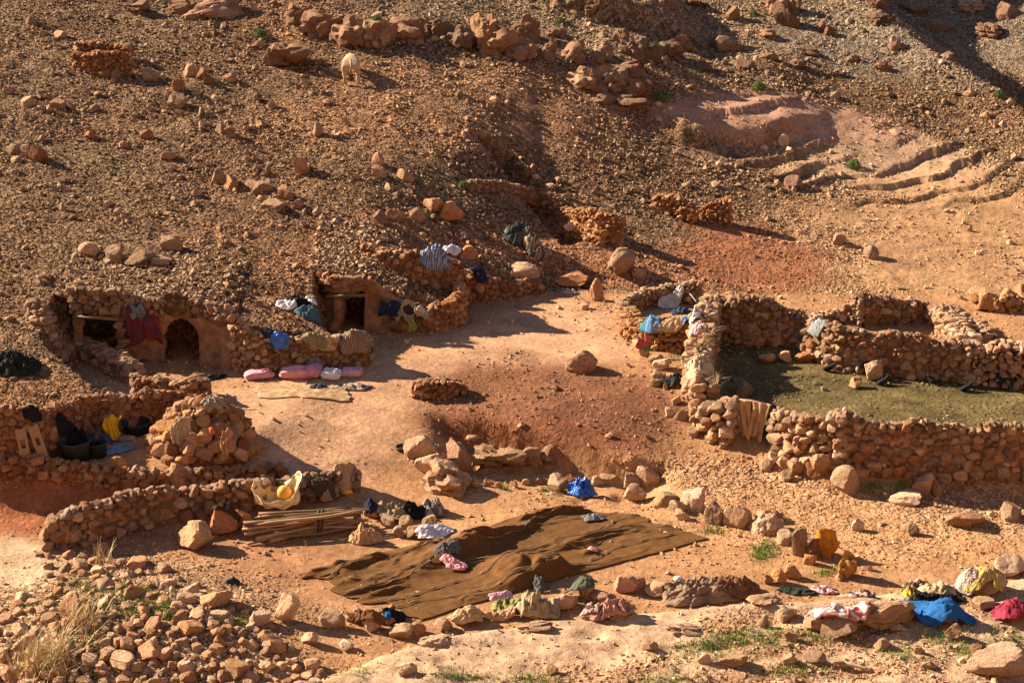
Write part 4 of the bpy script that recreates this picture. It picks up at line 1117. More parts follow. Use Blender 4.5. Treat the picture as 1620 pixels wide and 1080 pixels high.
def cloth(name, label, px, py, w, d, h, mat, rot=0, seed=1, cat='cloth', group=None, n=46, fold=1.0, ff=3.2, onsurf=True, rect=.25, parent=None, at=None, long=1.0, hang=.28, up=9):
    """crumpled sheet draped over what lies below it: w by d metres, puffed up to h"""
    c = (SRF if onsurf else G)(px, py) if at is None else np.array(at)
    c = c + np.array([0, d * .25, 0]) if at is None else c
    base0 = drape_base(c[0], c[1], max(w, d) * .8 + .3); base = (lambda x, y: np.minimum(base0(x, y), c[2] + up))
    u, v = np.meshgrid(np.linspace(-1, 1, n), np.linspace(-1, 1, n)); U, V_ = u.ravel(), v.ravel()
    m = np.maximum(np.abs(U), np.abs(V_)); rr = np.hypot(U, V_); k = np.where(rr > 0, m / np.maximum(rr, 1e-6), 1)
    k = k * (1 - rect) + rect
    x, y = U * k, V_ * k
    ang = np.arctan2(y, x); edge = 1 + .38 * fbm(np.cos(ang) * 1.4 + seed, np.sin(ang) * 1.4 + 3, 3, seed)
    x, y = x * edge, y * edge
    x = x + .10 * fold * fbm(U * 2 + seed, V_ * 2, 3, seed + 3); y = y + .10 * fold * fbm(U * 2 + 9, V_ * 2 + seed, 3, seed + 5)
    ca, sa = math.cos(rot), math.sin(rot)
    X = c[0] + (x * ca * w - y * sa * d) / 2; Y = c[1] + (x * sa * w + y * ca * d) / 2
    # where the support drops away the sheet hangs down at that edge instead of spreading on
    top = np.percentile(base(X, Y), 75); low = base(X, Y) < top - hang; kk = np.ones(len(X)); ext = np.zeros(len(X))
    for s in np.linspace(.95, .2, 16):
        q = low & (kk == 1); 
        ok = q & (base(c[0] + (X - c[0]) * s, c[1] + (Y - c[1]) * s) >= top - hang)
        kk = np.where(ok, s, kk)
    ext = (1 - kk) * np.hypot(X - c[0], Y - c[1])
    kk2 = np.where(kk < 1, kk + .10 * (1 - kk) + .03, 1.0)
    XS, YS = c[0] + (X - c[0]) * kk, c[1] + (Y - c[1]) * kk
    X, Y = c[0] + (X - c[0]) * kk2, c[1] + (Y - c[1]) * kk2
    rim = np.clip(1 - m ** 2, 0, 1)
    wx, wy = U * w * ff / long + .8 * fbm(U * 1.5, V_ * 1.5 + seed, 2, seed), V_ * d * ff * (1.6 if long > 1 else 1) + .8 * fbm(U * 1.5 + 5, V_ * 1.5, 2, seed + 1)
    fr = ridged(wx + seed * 1.7, wy + seed * .9, 3, seed + 7)
    fr = np.clip((fr - .30) * 1.5, 0, 1.2) ** 1.7
    fr2 = ridged(wx * 2.3 + wy * .7 + seed, wy * 1.9 - wx * .8, 2, seed + 19) ** 3
    Z = np.where(kk < 1, np.maximum(base(XS, YS) - np.minimum(ext * .9, .45), base(X, Y)), base(X, Y)) + .012 + np.where(kk < 1, .3, 1) * h * rim ** .6 * (.16 + .26 * (1 - rr.clip(0, 1)) + .72 * fr * fold + .16 * fr2 * fold) + .03 * fold * rim ** .3 * fbm(U * w * 7, V_ * d * 7 + seed, 3, seed + 11)
    Vv = np.stack([X - c[0], Y - c[1], Z - c[2]], 1)
    Fc = [(j * n + i, j * n + i + 1, (j + 1) * n + i + 1, (j + 1) * n + i) for j in range(n - 1) for i in range(n - 1)]
    o = mesh_obj(name, Vv, Fc, mat, None, True, tuple(c), np.stack([U * .5 * w + .5, V_ * .5 * d + .5], 1))
    sd = o.modifiers.new('thick', 'SOLIDIFY'); sd.thickness = .012; sd.offset = 1
    splat((c[0], c[1], c[2] - .02), w * .45, d * .45, h * .6, rot)
    if parent is not None:
        o.location = tuple(c - np.array(parent.location)); o.parent = parent; return o
    return tag(o, label, cat, group)
def sack(name, label, px, py, w, d, h, mat, rot=0, seed=1, cat='sack', group=None):
    g = G(px, py); n, m_ = 28, 18; V = []; Fc = []; UV = []
    for j in range(m_ + 1):
        ph = -math.pi / 2 + math.pi * j / m_
        for i in range(n):
            th = 2 * math.pi * i / n
            s = lambda t, p: math.copysign(abs(t) ** p, t)
            V.append((s(math.cos(ph), .55) * s(math.cos(th), .5), s(math.cos(ph), .55) * s(math.sin(th), .5), s(math.sin(ph), .8))); UV.append((i / n, j / m_))
    V = np.array(V)
    pin = 1 - .45 * np.clip(np.abs(V[:, 0]) - .55, 0, 1) ** 1.2
    f = fbm3(V * 2.2 + seed * 5, 3, seed)
    rg = ridge3(V * np.array([1.2, 2.6, 2.0]) + seed, 2, seed + 3)
    V = V * np.stack([1 + .14 * f, 1 + .2 * f, pin * (.82 + .40 * f + .40 * (rg - .5))], 1)
    V[:, 2] = np.where(V[:, 2] < 0, V[:, 2] * .8, V[:, 2])
    ca, sa = math.cos(rot), math.sin(rot)
    X, Y = V[:, 0] * w / 2, V[:, 1] * d / 2
    V = np.stack([X * ca - Y * sa, X * sa + Y * ca, V[:, 2] * h / 2 + h * .36], 1)
    Fc = [(j * n + i, j * n + (i + 1) % n, (j + 1) * n + (i + 1) % n, (j + 1) * n + i) for j in range(m_) for i in range(n)]
    c = (g[0], g[1] + d * .4, g[2])
    o = mesh_obj(name, V, Fc, mat, None, True, c, UV)
    splat((c[0], c[1], c[2] + .0), w * .45, d * .4, h * .85, rot)
    return tag(o, label, cat, group)
BRW = mat_cloth((.122, .056, .018)); GRB = mat_cloth((.23, .155, .10)); TANC = mat_cloth((.42, .29, .16)); BURL = mat_cloth((.40, .245, .13))
BLK = mat_cloth((.012, .012, .014)); OLV = mat_cloth((.21, .17, .09)); WHT = mat_cloth((.62, .58, .58)); BLU = mat_cloth((.018, .095, .27)); TEAL = mat_cloth((.055, .105, .12))
PNK = mat_cloth((.62, .29, .31)); MAUVE = mat_cloth((.50, .29, .33)); RED = mat_cloth((.34, .05, .055)); GRN = mat_cloth((.07, .085, .05)); YEL = mat_cloth((.55, .36, .015)); DKB = mat_cloth((.014, .022, .05)); GRY = mat_cloth((.17, .17, .18))
REDDISH = mat_cloth((.33, .16, .125)); LIME = mat_cloth((.22, .27, .06)); ORC = mat_cloth((.48, .12, .04)); LBL = mat_cloth((.10, .19, .36))
STRIPE = mat_cloth((.30, .21, .14), (.10, .065, .045), 'stripe', 6.5); BSTR = mat_cloth((.045, .09, .19), (.28, .30, .34), 'stripe', 5.0); PATCH = mat_cloth((.20, .022, .026), (.04, .045, .07), 'patch', 17)
WPAT = mat_cloth((.62, .50, .47), (.42, .14, .12), 'patch', 7); DPAT = mat_cloth((.40, .26, .22), (.09, .05, .045), 'patch', 10); GSTR = mat_cloth((.40, .33, .27), (.22, .19, .17), 'stripe', 9); YSTR = mat_cloth((.26, .20, .14), (.50, .32, .03), 'stripe', 5)
REDCH = mat_cloth((.30, .035, .06), (.20, .02, .04), 'patch', 12); BWPAT = mat_cloth((.02, .02, .024), (.16, .155, .15), 'stripe', 22); MATC = mat_cloth((.40, .26, .14), (.33, .20, .105), 'patch', 8)

# big brown tent cloth spread in the yard
def tent_cloth():
    A, Bc, Cc, Dc = G(478, 908), G(905, 800), G(1128, 850), G(655, 982)
    nu, nv = 230, 130
    u, v = np.meshgrid(np.linspace(0, 1, nu), np.linspace(0, 1, nv)); U, V_ = u.ravel(), v.ravel()
    wob = .035 * fbm(U * 5, V_ * 5, 3, 201) + .006 * fbm(U * 40, V_ * 40, 2, 205); wob2 = .005 * fbm(U * 45, V_ * 30, 2, 206) + .035 * fbm(U * 5 + 8, V_ * 5, 3, 203)
    eu = np.clip(U + wob * (1 + 1.0 * (np.abs(U - .5) > .45)), -.03, 1.05); ev = np.clip(V_ + wob2, -.04, 1.04)
    X = (A[0] * (1 - eu) + Bc[0] * eu) * (1 - ev) + (Dc[0] * (1 - eu) + Cc[0] * eu) * ev
    Y = (A[1] * (1 - eu) + Bc[1] * eu) * (1 - ev) + (Dc[1] * (1 - eu) + Cc[1] * eu) * ev
    # the far edge is drawn in where the two breadths meet
    nick = np.exp(-((U - .56) / .10) ** 2) * np.clip(1 - V_ * 2.5, 0, 1) ** 1.3; Y = Y - .55 * nick
    rim = np.clip(np.minimum(np.minimum(U, 1 - U), np.minimum(V_, 1 - V_)) * 14, 0, 1)
    # folds run along the breadths
    t = V_ * 6 + 2.3 * fbm(U * 3.2, V_ * 3, 3, 211)
    f1 = .6 * ridged(U * 1.1 + 2, t, 1, 213) + .4 * ridged(U * 1.6 + 2, t * 1.3, 2, 214); f2 = ridged(U * 4, t * 2.1 + 5, 2, 217)
    Z = gz(X, Y) + .03 + rim * (.30 * np.clip(f1 - .48, 0, 1) ** 1.3 * 2 * np.clip(.55 + 1.2 * fbm(U * 3, V_ * 4, 2, 215), 0, 1) + .09 * np.clip(f2 - .45, 0, 1) * np.clip(.4 + 1.5 * fbm(U * 4 + 3, V_ * 5, 2, 216), 0, 1) + .004 * fbm(U * 30, V_ * 22, 2, 219))
    for hx, hy, hh, sx, sy, rot in [(735, 872, .36, 1.15, .34, .75), (812, 905, .30, .55, .5, 0), (850, 915, .24, .8, .4, -.3), (700, 850, .30, .8, .22, .85), (880, 905, .22, .5, .25, -.6)]:
        g = G(hx, hy); dx, dy = X - g[0], Y - g[1]
        a, b = dx * math.cos(rot) + dy * math.sin(rot), -dx * math.sin(rot) + dy * math.cos(rot)
        Z = Z + rim * hh * np.exp(-(a / sx) ** 2 - (b / sy) ** 2) * (1 + .35 * fbm(X * 3, Y * 3, 2, 223))
    c = G(800, 900)
    Vv = np.stack([X - c[0], Y - c[1], Z - c[2]], 1)
    Fc = [(j * nu + i, j * nu + i + 1, (j + 1) * nu + i + 1, (j + 1) * nu + i) for j in range(nv - 1) for i in range(nu - 1)]
    root = tag(empty('tent_cloth', tuple(c)), 'huge dark brown woven tent cloth spread in folds over the yard', 'tent cloth')
    o = mesh_obj('cloth_sheet', Vv, Fc, BRW, root, True, (0, 0, 0), np.stack([U * 8, V_ * 4], 1))
    sd = o.modifiers.new('thick', 'SOLIDIFY'); sd.thickness = .015; sd.offset = 1
    seam = mat_plain('seam_cord', (.25, .18, .11), .95, .5, 9, .01)
    for vv in (.13, .3, .47, .66, .86):
        path = []; rad = []
        for i in range(0, nu, 1):
            w = vv + .045 * math.sin(i * .031 + vv * 20) + .02 * math.sin(i * .083 + vv * 11) + .008 * math.sin(i * .21 + vv * 7)
            j = min(max(int(w * (nv - 1)), 0), nv - 1); q = Vv[j * nu + i]
            j2 = min(j + 1, nv - 1); fr = w * (nv - 1) - int(w * (nv - 1)); q = q * (1 - fr) + Vv[j2 * nu + i] * fr
            path.append(q + (0, 0, .03)); rad.append(.004 + .011 * max(0, math.sin(i * .35 + vv * 9)) ** 2 + .006 * random.random())
        mesh_obj('seam', *tube(path, rad, 5), seam, root)
    # let things laid on the cloth rest on it
    for k in range(0, len(X), 3): 
        i, j = int((X[k] - HX0) / HS), int((Y[k] - HY0) / HS)
        if 0 <= i < HNX and 0 <= j < HNY: HM[j, i] = max(HM[j, i], Z[k] + .015)
tent_cloth()
cloth('cloth', 'white sheet tucked under the far edge of the brown tent cloth', 690, 850, .95, .42, .14, WHT, .75, 3, fold=.5, rect=.7)
cloth('cloth', 'crumpled pink cloth lying on the brown tent cloth', 718, 902, .55, .3, .12, PNK, -.2, 4)
cloth('cloth', 'black and grey crumpled garment on the brown tent cloth', 708, 880, .6, .28, .10, BWPAT, .35, 5)
cloth('cloth', 'grey-blue cloth lying near the far corner of the tent cloth', 938, 824, .5, .3, .10, GRY, .3, 6)
cloth('cloth', 'little pink rag on the far breadth of the tent cloth', 938, 872, .22, .14, .05, PNK, -.4, 7, n=18)
cloth('cloth', 'little green rag on the far breadth of the tent cloth', 880, 882, .2, .14, .05, GRN, .2, 8, n=18)
cloth('cloth', 'black rag at the near corner of the tent cloth with a blue scrap', 622, 978, .5, .4, .14, BLK, .1, 9)
cloth('cloth', 'bright blue scrap at the near corner of the tent cloth', 614, 980, .12, .22, .08, BLU, .1, 10, n=16)
cloth('cloth', 'dark brown rag bunched beside the near tent cloth corner', 575, 978, .75, .35, .16, BRW, -.2, 11)
# rags along the near edge
cloth('jacket', 'tan jacket thrown over stones at the near edge of the tent cloth', 848, 970, .95, .75, .30, mat_cloth((.30, .235, .145)), .2, 12, 'jacket', fold=1.2)
cloth('cloth', 'olive green cloth beside the tan jacket', 800, 965, .62, .4, .20, mat_cloth((.21, .20, .07)), .1, 13)
cloth('cloth', 'dark green rounded bundle behind the tan jacket', 918, 934, .62, .42, .26, mat_cloth((.09, .10, .065)), 0, 14, fold=.4)
cloth('cloth', 'black striped rag on the tent cloth behind the jacket', 856, 935, .32, .3, .14, BWPAT, .8, 15)
cloth('cloth', 'pale rose rag peeping out beside the olive cloth', 790, 952, .5, .25, .12, MAUVE, .3, 16)
cloth('cloth', 'brick red rags heaped on stones right of the tan jacket', 965, 972, 1.0, .45, .22, REDDISH, .15, 17, fold=1.3)
cloth('cloth', 'dusky red rag heap at the end of the rag row', 935, 968, .5, .4, .18, DPAT, -.2, 18)
cloth('cloth', 'pale tan cloth hanging over the near stone edge', 735, 988, .8, .35, .16, TANC, .25, 19)
cloth('cloth', 'rust coloured rag along the stones left of the jacket', 790, 982, .7, .3, .14, mat_cloth((.40, .24, .13)), .2, 20)
bl = cloth('blanket', 'heavy grey brown blanket bundled on the near rock edge', 1120, 950, 2.1, .95, .42, GRB, .28, 21, 'blanket', n=60, fold=.9, long=2.5, rect=.1)
cloth('blanket', 'dark chocolate blanket folded against the grey brown blanket', 1168, 944, 1.0, .5, .34, mat_cloth((.15, .075, .04)), .2, 22, 'blanket', long=2.5)
cloth('cloth', 'small white scrap at the tip of the grey brown blanket', 1072, 918, .16, .16, .1, WHT, 0, 23, n=14)
cloth('cloth', 'dark green black cloth lying flat behind the patterned cloth', 1262, 940, .8, .28, .07, mat_cloth((.03, .035, .028)), -.1, 24)
cloth('cloth', 'white and red patterned cloth spread on the near rock', 1332, 972, 1.15, .6, .12, WPAT, -.15, 25, n=44, fold=1.3)
cloth('cloth', 'dusty pink patterned cloth behind the white patterned one', 1304, 938, .62, .3, .10, mat_cloth((.46, .30, .29), (.25, .10, .10), 'patch', 9), -.2, 26)
cloth('cloth', 'brown speckled cloth behind the white patterned one', 1358, 944, .8, .32, .10, DPAT, -.25, 27)
cloth('cloth', 'bright blue cloth stretched over rock near the frame edge', 1478, 985, 1.45, .8, .20, BLU, -.28, 28, n=48, fold=.6, long=1.5)
cloth('cloth', 'black cloth lying above the bright blue cloth', 1488, 955, .95, .35, .14, BLK, -.1, 29)
cloth('cloth', 'mustard and dark patterned rag at the end of the blue cloth', 1440, 948, .3, .5, .2, mat_cloth((.40, .26, .04), (.05, .07, .05), 'patch', 12), .2, 30)
cloth('cloth', 'brown and red rags behind the black cloth', 1452, 932, .55, .3, .18, DPAT, .1, 31)
cloth('cloth', 'tan wrinkled rag above the black cloth', 1486, 942, .8, .4, .22, mat_cloth((.36, .26, .16)), -.3, 32)
cloth('blanket', 'rolled grey striped blanket near the frame edge', 1530, 940, .62, .5, .36, GSTR, 1.2, 33, 'blanket', fold=.35)
cloth('cloth', 'crimson chequered cloth at the frame edge', 1606, 968, .9, .5, .16, REDCH, -.1, 34)
cloth('scarf', 'yellow and grey striped scarf draped over pale rocks', 1560, 918, .85, .34, .12, YSTR, .55, 35, 'scarf')
cloth('scarf', 'yellow tipped end of cloth hanging on the pale rock', 1578, 940, .22, .34, .1, YSTR, 0, 36, 'scarf', n=20)
cloth('sheet', 'bright blue plastic sheet bundled on stones above the tent cloth', 920, 786, .72, .55, .42, mat_cloth((.012, .10, .40), gloss=True), -.3, 37, 'plastic sheet', fold=.9)
# sacks by the court wall
sack('sack', 'pale pink sack at the left end of the sack row', 408, 601, .8, .45, .26, PNK, .25, 1)
cloth('cloth', 'salmon cloth lying on the first pink sack', 424, 597, .3, .16, .10, mat_cloth((.55, .16, .13)), .2, 41)
sack('sack', 'large two-tone pink sack in the sack row', 466, 600, .85, .5, .36, PNK, .08, 2)
sack('sack', 'pink sack end pressed against the large pink one', 494, 599, .52, .45, .40, mat_cloth((.55, .24, .27)), 0, 3)
sack('sack', 'white sack in the sack row', 523, 602, .55, .45, .32, WHT, 0, 4)
sack('sack', 'mauve sack at the right end of the sack row', 556, 598, .58, .42, .28, MAUVE, 0, 5)
sack('sack', 'grey sack standing behind the pink sacks against the wall', 498, 588, .4, .3, .5, GRY, 0, 6)
cloth('mat', 'tan woven mat spread in front of the sacks', 478, 624, 2.3, .85, .05, MATC, .03, 42, 'mat', n=50, fold=.6, rect=.8, onsurf=False)
cloth('cloth', 'dark grey rag on the corner of the mat', 503, 616, .5, .3, .12, mat_cloth((.07, .07, .08)), .2, 43)
cloth('cloth', 'tan and dark rags lying past the white sack', 556, 616, .9, .35, .08, mat_cloth((.36, .27, .19), (.07, .07, .07), 'patch', 5), .1, 44)
cloth('blanket', 'brown striped blanket bundle on the end of the court wall', 560, 574, .95, .8, .62, STRIPE, .25, 45, 'blanket', fold=.28, n=40, rect=.2)
cloth('cloth', 'tan folded sacking on top of the court wall', 512, 545, .8, .45, .22, BURL, .1, 46, fold=.5)
cloth('cloth', 'olive rags stuffed along the court wall top', 500, 556, .7, .3, .16, OLV, -.1, 47)
cloth('cloth', 'bright blue tarp scrap on the court wall', 441, 538, .52, .32, .12, mat_cloth((.02, .12, .5), gloss=True), -.2, 48)
cloth('cloth', 'dark rag beside the blue tarp scrap', 425, 536, .4, .3, .14, mat_cloth((.02, .03, .04)), .1, 49)
cloth('bag', 'teal grey bag on the earth roof between the dwellings', 496, 506, .95, .6, .36, TEAL, -.2, 50, 'bag', fold=.5)
cloth('cloth', 'black cloth thrown on the earth roof above the teal bag', 472, 486, .75, .45, .22, BLK, -.2, 51)
cloth('cloth', 'white cloth half under the black cloth on the earth roof', 455, 490, .55, .4, .14, WHT, .2, 52)
cloth('cloth', 'white corner of cloth past the black cloth on the roof', 492, 481, .35, .25, .12, WHT, -.4, 53, n=20)
cloth('blanket', 'blue and white striped blankets on the terrace wall', 692, 418, .95, .75, .30, BSTR, -.35, 59, 'blanket', n=44, fold=1.1)
cloth('cloth', 'white cloth tossed over the blue striped blankets', 716, 404, .55, .35, .2, WHT, -.4, 60)
cloth('cloth', 'dark blue cloth tucked in the low terrace wall', 760, 462, .55, .35, .22, DKB, .1, 61)
cloth('clothes_heap', 'heap of dark green and black clothes on the slope', 828, 392, 1.15, .8, .62, mat_cloth((.035, .045, .045), (.10, .10, .08), 'patch', 4), -.2, 62, 'clothes heap', fold=1.1, n=48)
cloth('cloth', 'dusty tan rags hanging from the dark clothes heap', 848, 408, .75, .6, .36, mat_cloth((.26, .18, .12), (.07, .06, .05), 'patch', 5), -.6, 63, fold=1.3)
cloth('cloth', 'grey crumpled rag on the slope beside the upright orange rock', 900, 466, .45, .3, .16, mat_cloth((.30, .27, .24)), 0, 65)
# rag pen and corral side
cloth('cloth', 'teal and sky blue cloths on the rag pen', 1030, 524, .75, .45, .18, mat_cloth((.04, .16, .22), (.14, .26, .46), 'patch', 3), -.2, 66)
cloth('cloth', 'grey white sheet over the back of the rag pen', 1062, 486, .85, .34, .12, mat_cloth((.42, .39, .36)), .45, 68, hang=.12)
cloth('cloth', 'white rag hanging at the corral end of the rag pen', 1099, 504, .35, .35, .25, WHT, .6, 69)
cloth('cloth', 'black plastic scraps inside the rag pen', 1062, 512, .7, .3, .12, BLK, .1, 70)
cloth('cloth', 'navy cloth lying in the back of the rag pen', 1078, 496, .6, .35, .16, mat_cloth((.04, .06, .10)), .2, 71)
cloth('cloth', 'tan sacking along the top of the rag pen', 1068, 522, .9, .35, .14, TANC, .15, 72)
cloth('cloth', 'faded pink rag where the rag pen meets the corral', 1106, 528, .4, .55, .22, MAUVE, .1, 73)
cloth('cloth', 'small bright blue cloth tucked in the rag pen wall', 1083, 535, .2, .2, .14, BLU, 0, 74, n=16)
cloth('cloth', 'cream coiled rags on the corral side wall', 1107, 588, .8, .7, .2, mat_cloth((.44, .34, .22)), .5, 75, fold=1.4, ff=4)
cloth('cloth', 'black cloth lying against the corral side wall', 1083, 612, .55, .38, .22, mat_cloth((.025, .028, .032)), -.1, 76, at=G(1066, 612) + (0, .1, 0), hang=.3, up=.15)
cloth('cloth', 'small green cloth on the stones below the rag pen', 1025, 556, .25, .18, .08, mat_cloth((.08, .20, .05)), 0, 77, n=16)
cloth('cloth', 'orange pink scrap on the corral side wall', 1100, 606, .25, .2, .12, mat_cloth((.52, .25, .14)), 0, 78, n=16)
cloth('cloth', 'grey rag on the corner of the inner corral wall', 1297, 520, .5, .5, .2, mat_cloth((.20, .21, .21)), .3, 79)
# dwelling fronts
cloth('blanket', 'dark brown blanket on the stones above the arched doorway', 276, 478, 1.0, .5, .2, mat_cloth((.09, .055, .025)), 0, 81, 'blanket')
cloth('bag', 'black bag lying on the shaded court floor', 340, 594, .6, .34, .14, BLK, .5, 82, 'bag', fold=.5, onsurf=False, at=G(338, 600) + (0, .1, 0), hang=.3, up=.1)
cloth('cloth', 'dark cloth heap at the left edge above the retaining wall', 18, 590, 1.4, .8, .42, mat_cloth((.02, .024, .02)), -.3, 83)
# clothes yard
cloth('clothes_heap', 'heap of black clothes in the shaded yard', 128, 722, .95, .6, .6, BLK, .1, 86, 'clothes heap', onsurf=False)
cloth('cloth', 'blue shirt in the clothes pile below the yellow cloth', 158, 708, .5, .4, .30, mat_cloth((.03, .10, .22)), -.2, 87, onsurf=False)
cloth('cloth', 'orange cloth in the shaded clothes pile', 166, 714, .35, .25, .2, ORC, 0, 88, n=24, onsurf=False)
cloth('trousers', 'light blue trousers lying on the shaded yard floor', 188, 716, .75, .3, .16, LBL, .5, 89, 'trousers')
cloth('cloth', 'pale crumpled scarf on the shaded yard floor', 195, 697, .55, .25, .12, mat_cloth((.25, .2, .2)), .3, 90)
cloth('cloth', 'brown sack slumped beside the shaded basins', 148, 706, .45, .35, .3, mat_cloth((.16, .09, .05)), 0, 91, onsurf=False)
cloth('cloth', 'grey cloth on top of the domed stone pile', 340, 645, .6, .4, .16, mat_cloth((.26, .2, .15)), .1, 93)
cloth('cloth', 'orange scrap tucked into the domed stone pile', 336, 694, .14, .12, .1, ORC, 0, 95, n=12)
# near yard
cloth('sacking', 'tan burlap sack crumpled on the near yard floor', 575, 860, .72, .45, .36, BURL, -.1, 96, 'sack', fold=1.2, onsurf=False)
cloth('sacking', 'olive brown burlap bundle tied with cord on stones', 622, 822, .85, .6, .45, mat_cloth((.26, .20, .12)), .1, 97, 'bundle', fold=.6)
cloth('fleece', 'grey speckled fleece bundle behind the white sheet', 684, 815, .6, .5, .4, mat_cloth((.34, .29, .26), (.12, .10, .09), 'patch', 14), 0, 98, 'fleece')
cloth('cloth', 'black rag between burlap bundle and grey fleece', 655, 820, .5, .35, .26, BLK, 0, 99)
cloth('cloth', 'navy rag at the end of the stick bundle', 586, 815, .3, .3, .2, DKB, 0, 100, n=20)
cloth('fleece', 'tuft of dark wool on the rounded yard rock', 360, 812, .62, .22, .14, mat_cloth((.05, .03, .018)), -.1, 101, 'wool', fold=1.5, ff=5)
cloth('cloth', 'black rag lying at the edge of the rubble bank', 368, 925, .32, .22, .12, mat_cloth((.03, .033, .04)), 0, 102, n=20)

def lathe(prof, seg=28):
    V = []; Fc = []
    for r, z in prof:
        for k in range(seg): V.append((r * math.cos(2 * math.pi * k / seg), r * math.sin(2 * math.pi * k / seg), z))
    for i in range(len(prof) - 1):
        for k in range(seg):
            a, b = i * seg + k, i * seg + (k + 1) % seg; Fc.append((a, b, b + seg, a + seg))
    Fc.append(tuple(range(seg))[::-1]); Fc.append(tuple(range((len(prof) - 1) * seg, len(prof) * seg)))
    return V, Fc
def vessel(name, label, px, py, r, h, mat, cat):
    g = G(px, py); c = (g[0], g[1] + r * .8, g[2])
    root = tag(empty(name, c), label, cat)
    V, Fc = lathe([(r * .82, 0), (r * .86, 0), (r * .98, h * .9), (r * 1.03, h), (r * .95, h), (r * .90, h * .85), (r * .78, h * .12)])
    mesh_obj('body', V, Fc, mat, root)
    t = np.linspace(0, 2 * math.pi, 29)
    mesh_obj('rim', *tube([(r * 1.02 * math.cos(a), r * 1.02 * math.sin(a), h) for a in t], .025, 6), mat, root)
    return root
vessel('rubber_tub', 'wide black rubber tub on the shaded yard floor', 213, 690, .33, .26, M_RUBBER, 'tub')
vessel('basin', 'large dark metal basin in front of the black clothes heap', 117, 735, .36, .5, mat_plain('dark_metal', (.03, .03, .028), .5, .3, 8, .01), 'basin')
vessel('basin', 'dark green bucket next to the large metal basin', 153, 726, .22, .34, mat_plain('green_plastic', (.015, .035, .03), .5, .3, 8, .01), 'bucket')
vessel('pan', 'small black pan lying beside the tall pale boulder', 637, 716, .17, .10, M_RUBBER, 'pan')

def plank(label, px, py, L, w, lean, rz, tilt=0, col=(.30, .19, .115, 1)):
    g = G(px, py); V = []; Fc = []
    # board with two long slots cut through it: frame of bars
    def bar(x0, x1, z0, z1):
        k = len(V)
        for x in (x0, x1):
            for y in (-.02, .02):
                for z in (z0, z1): V.append((x + random.uniform(-.003, .003), y, z))
        for f in ((0, 1, 3, 2), (4, 6, 7, 5), (0, 4, 5, 1), (2, 3, 7, 6), (0, 2, 6, 4), (1, 5, 7, 3)): Fc.append(tuple(k + q for q in f))
    bar(-w / 2, -w * .2, 0, L); bar(w * .2, w / 2, 0, L)
    for z0, z1 in ((0, .15), (.32, .52), (.66, L - .02)): bar(-w * .199, w * .199, z0 * L / .9, z1 if z1 == L - .02 else z1 * L / .9)
    o = mesh_obj('wooden_plank', V, Fc, M_WOOD, None, False, (g[0], g[1] - .05, g[2] - .02)); o.rotation_euler = (-lean, tilt, rz); o.color = col
    return tag(o, label, 'plank')
plank('slotted grey plank leaning upright on the shaded retaining wall', 47, 748, 1.15, .24, .12, .15, -.1)
plank('tilted slotted plank leaning beside the upright one', 78, 744, 1.2, .24, .12, .1, -.25)
cloth('plastic', 'black plastic draped at the top of the leaning planks', 50, 672, .45, .2, .10, BLK, .5, 103, 'plastic sheet')
def pole(name, label, a, b, r, cat='pole', col=(.30, .2, .12, 1)):
    a, b = np.array(a), np.array(b); n = 8
    P = [(b - a) * t + (0, 0, .03 * math.sin(t * 3)) for t in np.linspace(0, 1, n)]
    o = mesh_obj(name, *tube(P, np.linspace(r, r * .7, n), 7, wob=.1), M_WOOD, None, True, tuple(a)); o.color = col
    return tag(o, label, cat)
q = SRF(295, 618); pole('pole', 'weathered stick resting on the wall by the domed stone pile', q + (-.35, .1, .05), q + (.45, .3, .3), .03)
q = SRF(1085, 470); pole('pole', 'white stick propping the grey sheet at the rag pen', q + (0, .1, .05), q + (.28, -.5, -.15), .016, col=(.55, .48, .4, 1))
q = SRF(120, 462); pole('pole', 'yellowish pole lying on the roof above the square doorway', q + (-.3, .2, .05), q + (1.0, .55, .12), .03, col=(.38, .24, .1, 1))
pole('branch', 'bare dry branch lying on the near stony ground', G(1325, 1052) + (0, 0, .05), G(1375, 1062) + (0, 0, .04), .045, 'branch', (.42, .33, .25, 1))

# cloth hung on upright faces
def hung(name, label, px, py, z, w, ln, mat, cat='cloth', seed=1, tilt=0, parts=1, pull=-.06):
    A = F(px, py, z); A = A + np.array([0, pull, 0]); n, m_ = 40, 34; V = []; UV = []
    s, t = np.meshgrid(np.linspace(0, 1, n), np.linspace(0, 1, m_)); s, t = s.ravel(), t.ravel()
    x = (s - .5) * w * (1 - .3 * t * (1 - t) - .12 * t * math.sin(seed))
    l = ln * (1 - .35 * vnoise(s * 4.0, s * 0 + seed, seed))
    fo = .05 * np.sin(s * 11 + seed + 1.6 * np.sin(t * 3.1 + s * 4 + seed)) * (.25 + .75 * t) + .05 * fbm(s * 5, t * 4 + seed, 3, seed)
    V = np.stack([x + .04 * np.sin(t * 5 + seed), -.05 - np.abs(fo) - .06 * np.sin(t * 2.2), tilt * x - l * t + .05 * np.cos(s * 9 + seed) * (1 - t)], 1); UV = np.stack([s * w, t * ln], 1)
    Fc = [(j * n + i, (j + 1) * n + i, (j + 1) * n + i + 1, j * n + i + 1) for j in range(m_ - 1) for i in range(n - 1)]
    o = mesh_obj(name, V, Fc, mat, None, True, tuple(A), UV); md = o.modifiers.new('thick', 'SOLIDIFY'); md.thickness = .02; md.offset = 0
    return tag(o, label, cat)
hung('quilt', 'red and navy patchwork quilt hung between the square and arched doorways', 228, 480, 1.6, .95, 1.25, PATCH, 'quilt', 3, pull=-.12)
hung('cloth', 'grey blue cloth hung with the patchwork quilt', 221, 478, 1.62, .36, .36, mat_cloth((.16, .17, .2)), 'cloth', 5, pull=-.22)
